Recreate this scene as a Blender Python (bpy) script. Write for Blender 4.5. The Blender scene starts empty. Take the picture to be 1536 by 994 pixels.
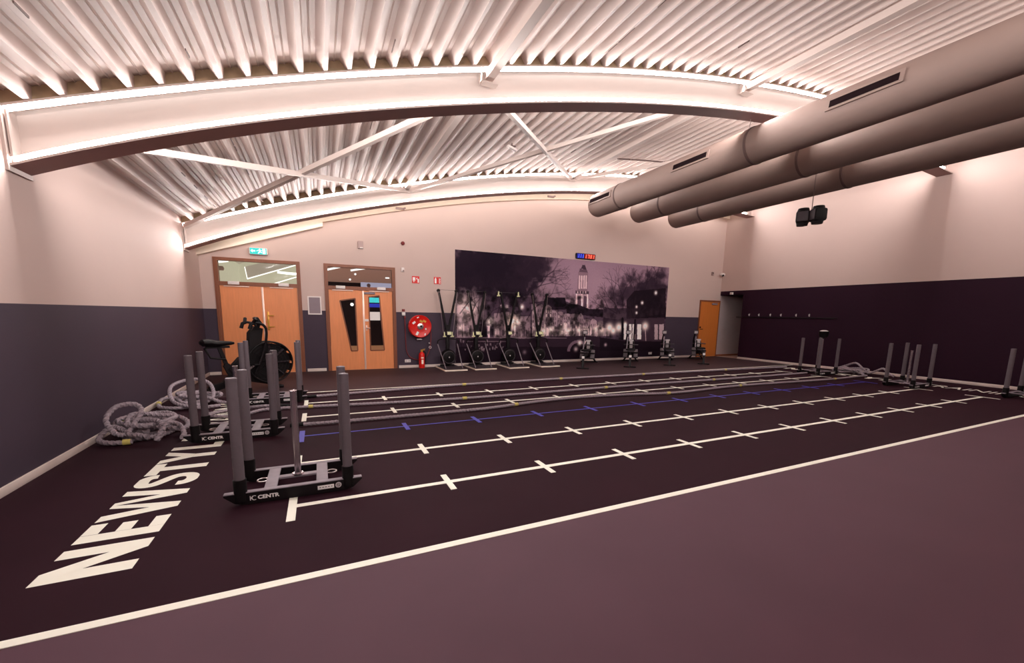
import bpy, bmesh, math, random
import numpy as np
from mathutils import Vector, Matrix
random.seed(7)
rng = np.random.default_rng(7)
PI = math.pi
scene = bpy.context.scene
COL = scene.collection

# ------------------------------------------------------------------ materials
def lin(c):
    return tuple(((v/255.0)/12.92 if v/255.0 <= 0.04045 else ((v/255.0+0.055)/1.055)**2.4) for v in c)

def mat(name, rgb, rough=0.6, metal=0.0, var=0.06, scale=6.0, bump=0.0, bscale=80.0, emit=0.0, ecol=None, spec=0.4, stretch=None):
    m = bpy.data.materials.new(name); m.use_nodes = True
    nt = m.node_tree; N = nt.nodes; Lk = nt.links
    b = N['Principled BSDF']
    b.inputs['Roughness'].default_value = rough
    b.inputs['Metallic'].default_value = metal
    b.inputs['Specular IOR Level'].default_value = spec
    c = lin(rgb)
    tc = N.new('ShaderNodeTexCoord')
    src = tc.outputs['Object']
    if stretch:
        mp = N.new('ShaderNodeMapping'); mp.inputs['Scale'].default_value = stretch
        Lk.new(src, mp.inputs['Vector']); src = mp.outputs['Vector']
    nz = N.new('ShaderNodeTexNoise'); nz.inputs['Scale'].default_value = scale; nz.inputs['Detail'].default_value = 4
    Lk.new(src, nz.inputs['Vector'])
    rp = N.new('ShaderNodeValToRGB')
    rp.color_ramp.elements[0].position = 0.3; rp.color_ramp.elements[1].position = 0.7
    rp.color_ramp.elements[0].color = (*[v*(1-var) for v in c], 1)
    rp.color_ramp.elements[1].color = (*[min(1, v*(1+var)) for v in c], 1)
    Lk.new(nz.outputs['Fac'], rp.inputs['Fac'])
    Lk.new(rp.outputs['Color'], b.inputs['Base Color'])
    if bump > 0:
        n2 = N.new('ShaderNodeTexNoise'); n2.inputs['Scale'].default_value = bscale; n2.inputs['Detail'].default_value = 3
        Lk.new(tc.outputs['Object'], n2.inputs['Vector'])
        bp = N.new('ShaderNodeBump'); bp.inputs['Strength'].default_value = bump; bp.inputs['Distance'].default_value = 0.01
        Lk.new(n2.outputs['Fac'], bp.inputs['Height']); Lk.new(bp.outputs['Normal'], b.inputs['Normal'])
    if emit > 0:
        b.inputs['Emission Color'].default_value = (*(ecol or c), 1)
        b.inputs['Emission Strength'].default_value = emit
    return m

def glass_mat(name, tint=(0.9, 0.93, 0.95), mixf=0.12):
    m = bpy.data.materials.new(name); m.use_nodes = True
    nt = m.node_tree; N = nt.nodes; Lk = nt.links
    N.remove(N['Principled BSDF'])
    out = N['Material Output']
    t = N.new('ShaderNodeBsdfTransparent'); t.inputs['Color'].default_value = (*tint, 1)
    g = N.new('ShaderNodeBsdfGlossy'); g.inputs['Roughness'].default_value = 0.03
    mx = N.new('ShaderNodeMixShader'); fr = N.new('ShaderNodeFresnel'); fr.inputs['IOR'].default_value = 1.12
    Lk.new(fr.outputs['Fac'], mx.inputs['Fac'])
    Lk.new(t.outputs['BSDF'], mx.inputs[1]); Lk.new(g.outputs['BSDF'], mx.inputs[2])
    Lk.new(mx.outputs['Shader'], out.inputs['Surface'])
    return m

WHITE_K = (222, 198, 190)
M = {}
M['wall_white'] = mat('painted_white_wall', (204, 180, 172), 0.75, var=0.015, scale=1.2, bump=0.03, bscale=60)
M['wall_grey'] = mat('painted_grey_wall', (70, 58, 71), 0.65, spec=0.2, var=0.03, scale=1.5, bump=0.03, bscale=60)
M['wall_dark'] = mat('painted_dark_wall', (41, 16, 33), 0.7, spec=0.15, var=0.04, scale=1.5, bump=0.03, bscale=60)  # grey wall paint with the dimmer light on the right put into its colour
M['wall_alcove'] = mat('alcove_light_grey', (176, 162, 162), 0.7, var=0.02)
M['ceil'] = mat('white_steel_deck', (206, 188, 181), 0.5, var=0.03, scale=2.0)
M['beam'] = mat('white_painted_steel', (206, 190, 183), 0.5, var=0.015, scale=2.0)
M['beam_dark'] = mat('flange_underside_paint', (158, 118, 116), 0.55, var=0.03, scale=3)  # darker tone on the bottom face of the lower flange
M['filler'] = mat('brown_profile_filler', (158, 138, 112), 0.9, var=0.18, scale=9)
M['floor_front'] = mat('grey_rubber_floor', (87, 60, 71), 0.62, var=0.05, scale=1.3, bump=0.06, bscale=220, spec=0.15)
M['floor_lane'] = mat('black_lane_rubber', (44, 21, 30), 0.75, var=0.07, scale=1.6, bump=0.08, bscale=220, spec=0.07)
M['floor_back'] = mat('dark_grey_rubber_floor', (66, 48, 52), 0.6, var=0.05, scale=1.5, bump=0.06, bscale=220, spec=0.15)
M['floor_alcove'] = mat('beige_vinyl_floor', (205, 175, 160), 0.5, var=0.03)
M['tape'] = mat('white_floor_tape', (255, 252, 236), 0.5, var=0.015, scale=5)
M['tape_blue'] = mat('blue_floor_tape', (66, 62, 190), 0.5, var=0.03, scale=5)
M['base'] = mat('white_baseboard', (225, 208, 200), 0.5, var=0.02)
M['wood'] = mat('beech_door_veneer', (232, 146, 94), 0.45, var=0.05, scale=4, stretch=(6, 6, 0.5))
M['wood2'] = mat('orange_door_veneer', (205, 118, 52), 0.45, var=0.05, scale=4, stretch=(6, 6, 0.5))
M['frame'] = mat('dark_wood_frame', (132, 76, 50), 0.45, var=0.1, scale=5, stretch=(5, 5, 0.6))
M['alu'] = mat('brushed_aluminium', (235, 205, 190), 0.35, metal=0.3, var=0.03)
M['steel'] = mat('satin_steel', (205, 190, 190), 0.3, metal=0.9, var=0.03)
M['chrome'] = mat('chrome_tube', (200, 188, 194), 0.24, metal=0.92, var=0.02)
M['black'] = mat('black_plastic', (18, 13, 15), 0.55, spec=0.2, var=0.08)
M['blackm'] = mat('black_powder_coat', (20, 14, 17), 0.5, spec=0.22, var=0.06)
M['slot'] = mat('dark_grille_slot', (30, 20, 22), 0.95, spec=0.02)
M['darkgrey'] = mat('dark_grey_plastic', (64, 54, 60), 0.5, var=0.06)
M['greypost'] = mat('grey_wrapped_post', (102, 91, 97), 0.55, var=0.05, scale=10, bump=0.15, bscale=40)
M['greyworn'] = mat('worn_grey_steel', (138, 126, 134), 0.5, metal=0.0, var=0.08, scale=12)
M['rope'] = mat('grey_nylon_rope', (166, 152, 160), 0.85, var=0.12, scale=30, bump=0.2, bscale=200)
M['yellow'] = mat('yellow_tape', (216, 200, 110), 0.6, var=0.04)
M['cream'] = mat('cream_paint', (252, 236, 218), 0.6, var=0.02)
M['footgrey'] = mat('mid_grey_plastic', (104, 94, 99), 0.5, var=0.06)
M['white'] = mat('white_plastic', (236, 226, 222), 0.45, var=0.02)
M['silver'] = mat('silver_label', (200, 190, 192), 0.35, var=0.04)
M['duct'] = mat('grey_fabric_duct', (140, 119, 111), 0.7, var=0.03, scale=3, bump=0.03, bscale=50)
M['seam'] = mat('dark_seam_band', (96, 76, 72), 0.7, var=0.05)
M['red'] = mat('red_enamel', (214, 24, 16), 0.35, var=0.04)
M['darkred'] = mat('dark_red_rubber', (120, 40, 44), 0.6, var=0.05)
M['gold'] = mat('brass_valve', (214, 160, 70), 0.35, metal=0.4, var=0.05)
M['greenish'] = mat('pale_yellow_grip', (226, 226, 176), 0.5, var=0.04)
M['greygreen'] = mat('grey_board', (142, 126, 134), 0.6, var=0.04)
M['pink_grey'] = mat('grey_device_plastic', (176, 150, 146), 0.5, var=0.04)
M['glass'] = glass_mat('clear_pane')
M['led'] = mat('led_front', (255, 255, 255), 0.5, var=0.0, emit=104, ecol=(1.0, 0.95, 0.93))
M['led_up'] = mat('led_upper', (255, 255, 255), 0.5, var=0.0, emit=56, ecol=(1.0, 0.95, 0.93))
M['led_soft'] = mat('led_back_glow', (255, 255, 255), 0.5, var=0.0, emit=2.0, ecol=(0.93, 1.0, 1.0))
M['led_rear_weak'] = mat('led_rear_weak', (255, 255, 255), 0.5, var=0.0, emit=30, ecol=(1.0, 0.91, 0.82))
M['led_rear'] = mat('led_rear', (255, 255, 255), 0.5, var=0.0, emit=215, ecol=(1.0, 0.94, 0.91))  # fill light added to brighten the back wall, not a real strip
M['lamp'] = mat('lamp_glow', (255, 255, 255), 0.5, var=0.0, emit=1.1, ecol=(1, 0.97, 0.9))
M['exit_green'] = mat('exit_green_glow', (10, 150, 145), 0.4, var=0.0, emit=0.7, ecol=lin((0, 200, 195)))
M['exit_white'] = mat('exit_pictogram_glow', (220, 255, 250), 0.4, var=0.0, emit=0.8, ecol=lin((215, 255, 248)))
M['clock_blue'] = mat('blue_led_digit', (90, 120, 255), 0.4, var=0.0, emit=1.6, ecol=lin((70, 95, 255)))
M['clock_red'] = mat('red_led_digit', (255, 120, 90), 0.4, var=0.0, emit=1.9, ecol=lin((255, 105, 75)))
M['clock_bluebg'] = mat('blue_led_panel', (16, 16, 120), 0.4, var=0.0, emit=0.25, ecol=lin((20, 25, 200)))
M['clock_redbg'] = mat('red_led_panel', (120, 12, 10), 0.4, var=0.0, emit=0.25, ecol=lin((200, 25, 15)))
M['teal_screen'] = mat('teal_screen_glow', (40, 180, 190), 0.4, var=0.25, scale=9, emit=0.8, ecol=lin((70, 205, 205)))
M['blue_screen'] = mat('blue_screen_glow', (30, 40, 160), 0.4, var=0.2, scale=9, emit=0.6, ecol=lin((50, 60, 190)))
M['hall_wall'] = mat('next_hall_wall', (205, 205, 185), 0.7, var=0.03, emit=0.34, ecol=lin((215, 210, 190)))  # emission stands in for the light falling on this wall
M['hall_ceiling'] = mat('next_hall_ceiling', (180, 172, 160), 0.7, var=0.05, emit=0.34, ecol=lin((190, 178, 165)))  # glows by itself in place of the hall's own lighting
M['lobby_wall'] = mat('lobby_dark_wall', (40, 32, 46), 0.6, var=0.2, scale=3)
M['lobby_ceiling'] = mat('lobby_ceiling', (165, 125, 110), 0.7, var=0.05, emit=0.36, ecol=lin((180, 135, 118)))  # lobby light put into the ceiling as emission
M['lobby_floor'] = mat('lobby_wood_floor', (190, 130, 90), 0.5, var=0.1, scale=5, emit=0.3, ecol=lin((205, 145, 105)))  # wood colour plus emission standing in for light on the floor
M['banner'] = mat('pale_blue_banner', (205, 210, 240), 0.5, var=0.03, emit=0.35, ecol=lin((205, 210, 240)))  # board made to glow in place of lobby light on it
M['chalk'] = mat('white_chalk', (240, 232, 230), 0.9, var=0.04)
M['label_white'] = mat('white_print', (245, 240, 238), 0.5, var=0.01)

# ------------------------------------------------------------------ mesh builder
class MB:
    def __init__(self): self.v = []; self.f = []; self.mi = []; self.sm = []
    def add(self, vs, fs, mi=0, sm=False):
        o = len(self.v); self.v += [tuple(p) for p in vs]
        for f in fs:
            self.f.append([i+o for i in f]); self.mi.append(mi); self.sm.append(sm)
        return self
    def box(self, c, s, rot=None, mi=0):
        hx, hy, hz = s[0]/2, s[1]/2, s[2]/2
        vs = [Vector((x, y, z)) for x in (-hx, hx) for y in (-hy, hy) for z in (-hz, hz)]
        if rot is not None: vs = [rot @ v for v in vs]
        vs = [v+Vector(c) for v in vs]
        return self.add(vs, [(0, 1, 3, 2), (4, 6, 7, 5), (0, 4, 5, 1), (2, 3, 7, 6), (0, 2, 6, 4), (1, 5, 7, 3)], mi)
    def b2(self, x0, x1, y0, y1, z0, z1, mi=0):
        return self.box(((x0+x1)/2, (y0+y1)/2, (z0+z1)/2), (abs(x1-x0), abs(y1-y0), abs(z1-z0)), None, mi)
    def rbox(self, c, s, r=0.01, rot=None, mi=0):
        # bevelled box through bmesh
        bm = bmesh.new(); bmesh.ops.create_cube(bm, size=1)
        for v in bm.verts: v.co = Vector((v.co.x*s[0], v.co.y*s[1], v.co.z*s[2]))
        bmesh.ops.bevel(bm, geom=bm.edges[:], offset=min(r, min(s)*0.45), segments=2, affect='EDGES', profile=0.5)
        bm.verts.ensure_lookup_table()
        vs = [(rot @ v.co if rot is not None else v.co)+Vector(c) for v in bm.verts]
        fs = [[v.index for v in f.verts] for f in bm.faces]
        bm.free(); return self.add(vs, fs, mi, False)
    def bar(self, p0, p1, w, h, mi=0, up=Vector((0, 0, 1))):
        p0 = Vector(p0); p1 = Vector(p1); d = (p1-p0); L = d.length; d.normalize()
        s = d.cross(up)
        if s.length < 1e-4: s = d.cross(Vector((0, 1, 0)))
        s.normalize(); u = s.cross(d)
        vs = []
        for p in (p0, p1):
            for a, b in ((-1, -1), (1, -1), (1, 1), (-1, 1)): vs.append(p+s*(a*w/2)+u*(b*h/2))
        return self.add(vs, [(0, 1, 2, 3), (7, 6, 5, 4), (0, 4, 5, 1), (1, 5, 6, 2), (2, 6, 7, 3), (3, 7, 4, 0)], mi)
    def tube(self, pts, r, n=10, mi=0, closed=False, cap=True, lobes=0, twist=0.0):
        P = [Vector(p) for p in pts]; m = len(P)
        rr = r if isinstance(r, (list, tuple)) else [r]*m
        T = []
        for i in range(m):
            a = P[(i-1) % m] if (closed or i > 0) else P[i]; b = P[(i+1) % m] if (closed or i < m-1) else P[i]
            t = b-a; T.append(t.normalized() if t.length > 1e-9 else Vector((0, 0, 1)))
        ref = Vector((0, 0, 1)) if abs(T[0].z) < 0.9 else Vector((1, 0, 0))
        nrm = (ref-T[0]*ref.dot(T[0])).normalized()
        vs = []; L = 0.0
        for i in range(m):
            if i > 0:
                L += (P[i]-P[i-1]).length
                nrm = nrm-T[i]*nrm.dot(T[i])
                if nrm.length < 1e-6: nrm = T[i].orthogonal()
                nrm.normalize()
            bn = T[i].cross(nrm)
            for k in range(n):
                th = 2*PI*k/n
                q = rr[i]*(1+(0.10*math.cos(lobes*(th)) if lobes else 0))
                ph = th+(twist*L if lobes else 0)
                vs.append(P[i]+(nrm*math.cos(ph)+bn*math.sin(ph))*q)
        fs = []
        for i in range(m if closed else m-1):
            j = (i+1) % m
            for k in range(n):
                k2 = (k+1) % n; fs.append((i*n+k, i*n+k2, j*n+k2, j*n+k))
        self.add(vs, fs, mi, True)
        if cap and not closed:
            o = len(self.v)-len(vs)
            self.f.append([o+k for k in range(n)][::-1]); self.mi.append(mi); self.sm.append(False)
            self.f.append([o+(m-1)*n+k for k in range(n)]); self.mi.append(mi); self.sm.append(False)
        return self
    def cyl(self, p0, p1, r, n=16, mi=0, r2=None):
        return self.tube([p0, p1], [r, r if r2 is None else r2], n, mi)
    def lathe(self, prof, c=(0, 0, 0), axis='z', n=24, mi=0, sm=True):
        vs = []; m = len(prof)
        for (r, h) in prof:
            for k in range(n):
                a = 2*PI*k/n; x, y = r*math.cos(a), r*math.sin(a)
                p = {'z': (x, y, h), 'y': (x, h, y), 'x': (h, x, y)}[axis]
                vs.append((p[0]+c[0], p[1]+c[1], p[2]+c[2]))
        fs = []
        for i in range(m-1):
            for k in range(n):
                k2 = (k+1) % n; fs.append((i*n+k, i*n+k2, (i+1)*n+k2, (i+1)*n+k))
        fs.append(list(range(n))[::-1]); fs.append([(m-1)*n+k for k in range(n)])
        return self.add(vs, fs, mi, sm)
    def prism(self, poly, a0, a1, plane='xz', mi=0):
        def P(p, h): return {'xz': (p[0], h, p[1]), 'xy': (p[0], p[1], h), 'yz': (h, p[0], p[1])}[plane]
        n = len(poly)
        vs = [P(p, a0) for p in poly]+[P(p, a1) for p in poly]
        fs = [list(range(n))[::-1], [n+i for i in range(n)]]+[(i, (i+1) % n, n+(i+1) % n, n+i) for i in range(n)]
        return self.add(vs, fs, mi)
    def ring(self, R, r, c=(0, 0, 0), axis='z', n=32, m=8, mi=0, sy=1.0):
        pts = []
        for k in range(n):
            a = 2*PI*k/n; x, y = R*math.cos(a), R*sy*math.sin(a)
            p = {'z': (x, y, 0), 'y': (x, 0, y), 'x': (0, x, y)}[axis]
            pts.append((p[0]+c[0], p[1]+c[1], p[2]+c[2]))
        return self.tube(pts, r, m, mi, closed=True)
    def sphere(self, c, r, n=12, mi=0, s=(1, 1, 1)):
        prof = [(max(1e-4, r*math.sin(PI*i/n)), -r*math.cos(PI*i/n)) for i in range(n+1)]
        o = len(self.v); self.lathe(prof, (0, 0, 0), 'z', n*2, mi)
        for i in range(o, len(self.v)):
            p = self.v[i]; self.v[i] = (p[0]*s[0]+c[0], p[1]*s[1]+c[1], p[2]*s[2]+c[2])
        return self
    def build(self, name, mats, parent=None, org=None):
        mats = mats if isinstance(mats, (list, tuple)) else [mats]
        vs = np.array(self.v, float).reshape(-1, 3)
        if parent is None:
            if org is None:
                lo, hi = vs.min(0), vs.max(0); org = ((lo[0]+hi[0])/2, (lo[1]+hi[1])/2, lo[2])
        else: org = (0, 0, 0)
        vs = vs-np.array(org)
        me = bpy.data.meshes.new(name); me.from_pydata(vs.tolist(), [], self.f)
        for m_ in mats: me.materials.append(M[m_] if isinstance(m_, str) else m_)
        for p, mi, s in zip(me.polygons, self.mi, self.sm): p.material_index = mi; p.use_smooth = s
        bm = bmesh.new(); bm.from_mesh(me); bmesh.ops.recalc_face_normals(bm, faces=bm.faces[:]); bm.to_mesh(me); bm.free()
        me.update(); me.set_sharp_from_angle(angle=math.radians(38))
        o = bpy.data.objects.new(name, me); COL.objects.link(o)
        o.location = org
        if parent is not None: o.parent = parent
        return o

def tag(o, label, cat, group=None):
    o['label'] = label; o['category'] = cat
    if group: o['group'] = group
    return o
def struct(o): o['kind'] = 'structure'; return o
def thing(name, label, cat, loc=(0, 0, 0), rz=0.0, group=None):
    o = bpy.data.objects.new(name, None); COL.objects.link(o)
    o.empty_display_size = 0.2; o.location = loc; o.rotation_euler = (0, 0, rz)
    return tag(o, label, cat, group)
def dup(root, loc, rz, label):
    r = root.copy(); COL.objects.link(r); r.location = loc; r.rotation_euler = (0, 0, rz); r['label'] = label
    def rec(src, dst):
        for ch in list(src.children):
            if ch.name.startswith('§'): continue
            c = ch.copy(); COL.objects.link(c); c.parent = dst; rec(ch, c)
    rec(root, r); return r

_font_cache = {}
def text_mesh(txt, size, bold=0.0, sx=1.0, mono=1.0):
    cu = bpy.data.curves.new('t', 'FONT'); cu.body = txt; cu.size = size; cu.offset = bold; cu.fill_mode = 'FRONT'
    cu.space_character = mono; cu.resolution_u = 3
    ob = bpy.data.objects.new('t', cu); COL.objects.link(ob)
    dg = bpy.context.evaluated_depsgraph_get(); dg.update()
    me = bpy.data.meshes.new_from_object(ob.evaluated_get(dg))
    vs = [(v.co.x*sx, v.co.y) for v in me.vertices]; fs = [list(p.vertices) for p in me.polygons]
    bpy.data.objects.remove(ob); bpy.data.curves.remove(cu); bpy.data.meshes.remove(me)
    xs = [v[0] for v in vs]; ys = [v[1] for v in vs]
    return [(v[0]-min(xs), v[1]-min(ys)) for v in vs], fs, max(xs)-min(xs), max(ys)-min(ys)
def text_on(mb, txt, size, org, right, up, bold=0.0, sx=1.0, mono=1.0, mi=0, fitw=None, fith=None, center=False):
    vs, fs, w, h = text_mesh(txt, size, bold, sx, mono)
    kx = fitw/w if fitw else 1.0; ky = fith/h if fith else 1.0
    o = Vector(org); R = Vector(right); U = Vector(up)
    if center: o = o-R*(w*kx/2)-U*(h*ky/2)
    mb.add([o+R*(a*kx)+U*(b*ky) for a, b in vs], fs, mi)

def catmull(P, step=0.03, closed=False):
    P = [Vector(p) for p in P]; n = len(P); out = []
    rngi = range(n if closed else n-1)
    for i in rngi:
        if closed: p0, p1, p2, p3 = P[(i-1) % n], P[i], P[(i+1) % n], P[(i+2) % n]
        else: p0, p1, p2, p3 = P[max(0, i-1)], P[i], P[i+1], P[min(n-1, i+2)]
        k = max(2, int((p2-p1).length/step))
        for j in range(k):
            t = j/k
            out.append(0.5*((2*p1)+(-p0+p2)*t+(2*p0-5*p1+4*p2-p3)*t*t+(-p0+3*p1-3*p2+p3)*t**3))
    if not closed: out.append(P[-1])
    return out

# ------------------------------------------------------------------ camera (solved from the lane grid)
F, YAW, PITCH, ROLL = 617.816, 0.43734, -0.14987, 0.016955
CAM = Vector((0.00536, -3.45052, 1.50517))
def cam_axes():
    cy, sy, cp, sp = math.cos(YAW), math.sin(YAW), math.cos(PITCH), math.sin(PITCH)
    f = Vector((sy*cp, cy*cp, sp)); r = Vector((cy, -sy, 0)); u = r.cross(f)
    cr, sr = math.cos(ROLL), math.sin(ROLL)
    return r*cr+u*sr, u*cr-r*sr, f
_r, _u, _f = cam_axes()
cd = bpy.data.cameras.new('camera'); co = bpy.data.objects.new('camera', cd); COL.objects.link(co)
cd.sensor_width = 36.0; cd.sensor_fit = 'HORIZONTAL'; cd.lens = F/1536*36; cd.shift_x = 0.0; cd.shift_y = (565.326-497)/1536
cd.clip_start = 0.05; cd.clip_end = 200
co.matrix_world = Matrix(((_r.x, _u.x, -_f.x, CAM.x), (_r.y, _u.y, -_f.y, CAM.y), (_r.z, _u.z, -_f.z, CAM.z), (0, 0, 0, 1)))
scene.camera = co
def back(u, v, Y=8.08):
    """survey helper: where the sight line of a photo point meets the plane y=Y"""
    d = _r*((u-768)/F)-_u*((v-565.326)/F)+_f
    t = (Y-CAM.y)/d.y; return (CAM.x+t*d.x, CAM.z+t*d.z)

# ------------------------------------------------------------------ room
XL, XR, YB, YF = -2.36, 14.4, 8.08, -7.6
Z1, Z2 = 1.53, 2.55
_zr = np.polyfit([-2.36, -1.2, 0.28, 2.2, 3.5, 5.0, 6.5, 8.9, 11.5, 14.4], [3.19, 3.60, 4.07, 4.60, 4.90, 5.21, 5.45, 5.73, 5.86, 5.80], 5)
_zl = np.polyfit([-2.36, -1.23, 0.26, 2.226, 3.5, 5.0, 7.58, 9.5, 11.5, 14.4], [2.69, 3.15, 3.635, 4.15, 4.44, 4.73, 5.085, 5.22, 5.25, 5.14], 5)
def zr(x): return float(np.polyval(_zr, x))
def zl(x): return float(np.polyval(_zl, x))

mb = MB()
def floorquad(x0, x1, y0, y1, mi): mb.add([(x0, y0, 0), (x1, y0, 0), (x1, y1, 0), (x0, y1, 0)], [(0, 1, 2, 3)], mi)
floorquad(XL, XR, YF, -1.0, 0); floorquad(XL, XR, -1.0, 5.04, 1); floorquad(XL, XR, 5.04, YB, 2)
floorquad(XR, 16.6, 7.1, YB, 3); floorquad(XL, 3.46, YB, 16.6, 4)
struct(mb.build('floor', ['floor_front', 'floor_lane', 'floor_back', 'floor_alcove', 'lobby_floor'], org=(6, 0, 0)))

# back wall with two door openings
mb = MB()
def wq(x0, x1, z0, z1, mi): mb.b2(x0, x1, YB, YB+0.14, z0, z1, mi)
for x0, x1 in ((XL, -2.10), (-0.35, 0.175), (1.905, 13.30)):
    wq(x0, x1, 0, Z1, 1); wq(x0, x1, Z1, 2.69, 0)
wq(13.30, XR, 0, 2.69, 0)
wq(XL, XR, 2.69, 6.3, 0)
mb.b2(XR, 16.6, YB, YB+0.14, 0, 2.6, 2)
struct(mb.build('wall_back', ['wall_white', 'wall_grey', 'wall_alcove']))
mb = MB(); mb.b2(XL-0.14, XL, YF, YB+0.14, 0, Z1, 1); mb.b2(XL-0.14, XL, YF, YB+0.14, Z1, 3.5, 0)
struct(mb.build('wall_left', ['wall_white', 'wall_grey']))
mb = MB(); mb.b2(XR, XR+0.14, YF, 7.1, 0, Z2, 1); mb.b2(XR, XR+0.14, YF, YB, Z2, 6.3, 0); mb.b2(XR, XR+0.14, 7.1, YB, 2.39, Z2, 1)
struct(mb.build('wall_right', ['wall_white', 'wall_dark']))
mb = MB(); mb.b2(XL-0.14, XR+0.14, YF-0.14, YF, 0, Z1, 1); mb.b2(XL-0.14, XR+0.14, YF-0.14, YF, Z1, 6.3, 0)
struct(mb.build('wall_front', ['wall_white', 'wall_grey']))
mb = MB(); mb.b2(XR+0.14, 16.6, 6.96, 7.1, 0, 2.6); mb.b2(16.6, 16.74, 6.96, YB+0.14, 0, 2.6)
struct(mb.build('wall_alcove', ['wall_alcove']))
mb = MB(); mb.b2(XR, 16.6, 7.1, YB, 2.39, 2.45); struct(mb.build('ceiling_alcove', ['wall_dark']))

# baseboards
def bboard(name, x0, x1, y0, y1, h=0.075, z0=0.0, m='base'):
    mb = MB(); mb.rbox(((x0+x1)/2, (y0+y1)/2, z0+h/2), (abs(x1-x0), abs(y1-y0), h), 0.004); return struct(mb.build(name, m))
bboard('baseboard_left', XL, XL+0.018, YF, YB)
for i, (a, b) in enumerate(((XL+0.02, -2.12), (-0.31, 0.13), (1.95, 13.28))):
    bboard('baseboard_back_%d' % (i+1), a, b, YB-0.018, YB)
bboard('baseboard_right', XR-0.018, XR, YF, 7.1)
bboard('baseboard_alcove', XR+0.02, 16.5, YB-0.018, YB, 0.07, 0, 'frame')

# corrugated steel roof deck: ribs run along y, the deck follows the arch
mb = MB(); s_pts = np.linspace(XL-0.3, XR+0.3, 4000); z_pts = np.polyval(_zr, s_pts)
arc = np.concatenate([[0], np.cumsum(np.hypot(np.diff(s_pts), np.diff(z_pts)))])
def at_arc(s): x = float(np.interp(s, arc, s_pts)); return x, zr(x)
prof = []; s = 0.0; PITCHR = 0.25; H = 0.108
while s < arc[-1]-PITCHR:
    for ds, h in ((0.0, 0), (0.042, 0), (0.088, H), (0.135, H), (0.146, H-0.012), (0.157, H), (0.204, H)):
        x, z = at_arc(s+ds); e = 0.01; dz = (zr(x+e)-zr(x-e))/(2*e); L = math.hypot(1, dz)
        prof.append((x-dz/L*h, z+h/L))
    s += PITCHR
n = len(prof)
mb.add([(x, YF-0.1, z) for x, z in prof]+[(x, YB+0.1, z) for x, z in prof], [(i, i+1, n+i+1, n+i) for i in range(n-1)])
# lap seams: short dark gaps along three sheet overlaps
for xs in (-1.68, -0.92, 0.84, 3.6, 5.6):
    for k in range(40):
        if random.random() < 0.55: continue
        y = -5+k*0.33; mb.b2(xs, xs+0.008, y, y+0.1+random.random()*0.2, zr(xs)-0.004, zr(xs)+0.012, 1)
struct(mb.build('ceiling', ['ceil', 'seam'], org=(6, 0, 3.2)))

# arched steel beams with LED strips
def arch_strip(mb, y0, z0, y1, z1, fz, xa=XL, xb=XR, n=72, mi=0):
    """ribbon following the arch between two offset curves"""
    vs = []
    for i in range(n+1):
        x = xa+(xb-xa)*i/n; vs += [(x, y0, fz(x)+z0), (x, y1, fz(x)+z1)]
    mb.add(vs, [(2*i, 2*i+2, 2*i+3, 2*i+1) for i in range(n)], mi, True)
def arch_box(mb, y0, y1, z0, z1, fz, fz2=None, xa=XL, xb=XR, n=72, mi=0, mib=None, fm=None, lean=0.0, rlean=0.0):
    fz2 = fz2 or fz; vs = []
    for i in range(n+1):
        x = xa+(xb-xa)*i/n
        vs += [(x, y0+lean, fz(x)+z0), (x, y1-rlean, fz(x)+z0), (x, y1, fz2(x)+z1), (x, y0, fz2(x)+z1)]
    fs = []; mb_ = mi if mib is None else mib
    for i in range(n):
        a, b = 4*i, 4*i+4
        mb.add([], []); 
        fs.append((a, a+1, b+1, b)); fs.append((a+1, a+2, b+2, b+1)); fs.append((a+2, a+3, b+3, b+2)); fs.append((a+3, a, b, b+3))
    o = len(mb.v); mb.v += vs
    for j, f in enumerate(fs):
        mb.f.append([k+o for k in f]); mb.mi.append(fm[j % 4] if fm else (mb_ if j % 4 == 0 else mi)); mb.sm.append(j % 4 in (0, 2))
    mb.f.append([o, o+3, o+2, o+1]); mb.mi.append(mi); mb.sm.append(False)
    e = o+4*n; mb.f.append([e, e+1, e+2, e+3]); mb.mi.append(mi); mb.sm.append(False)
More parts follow.
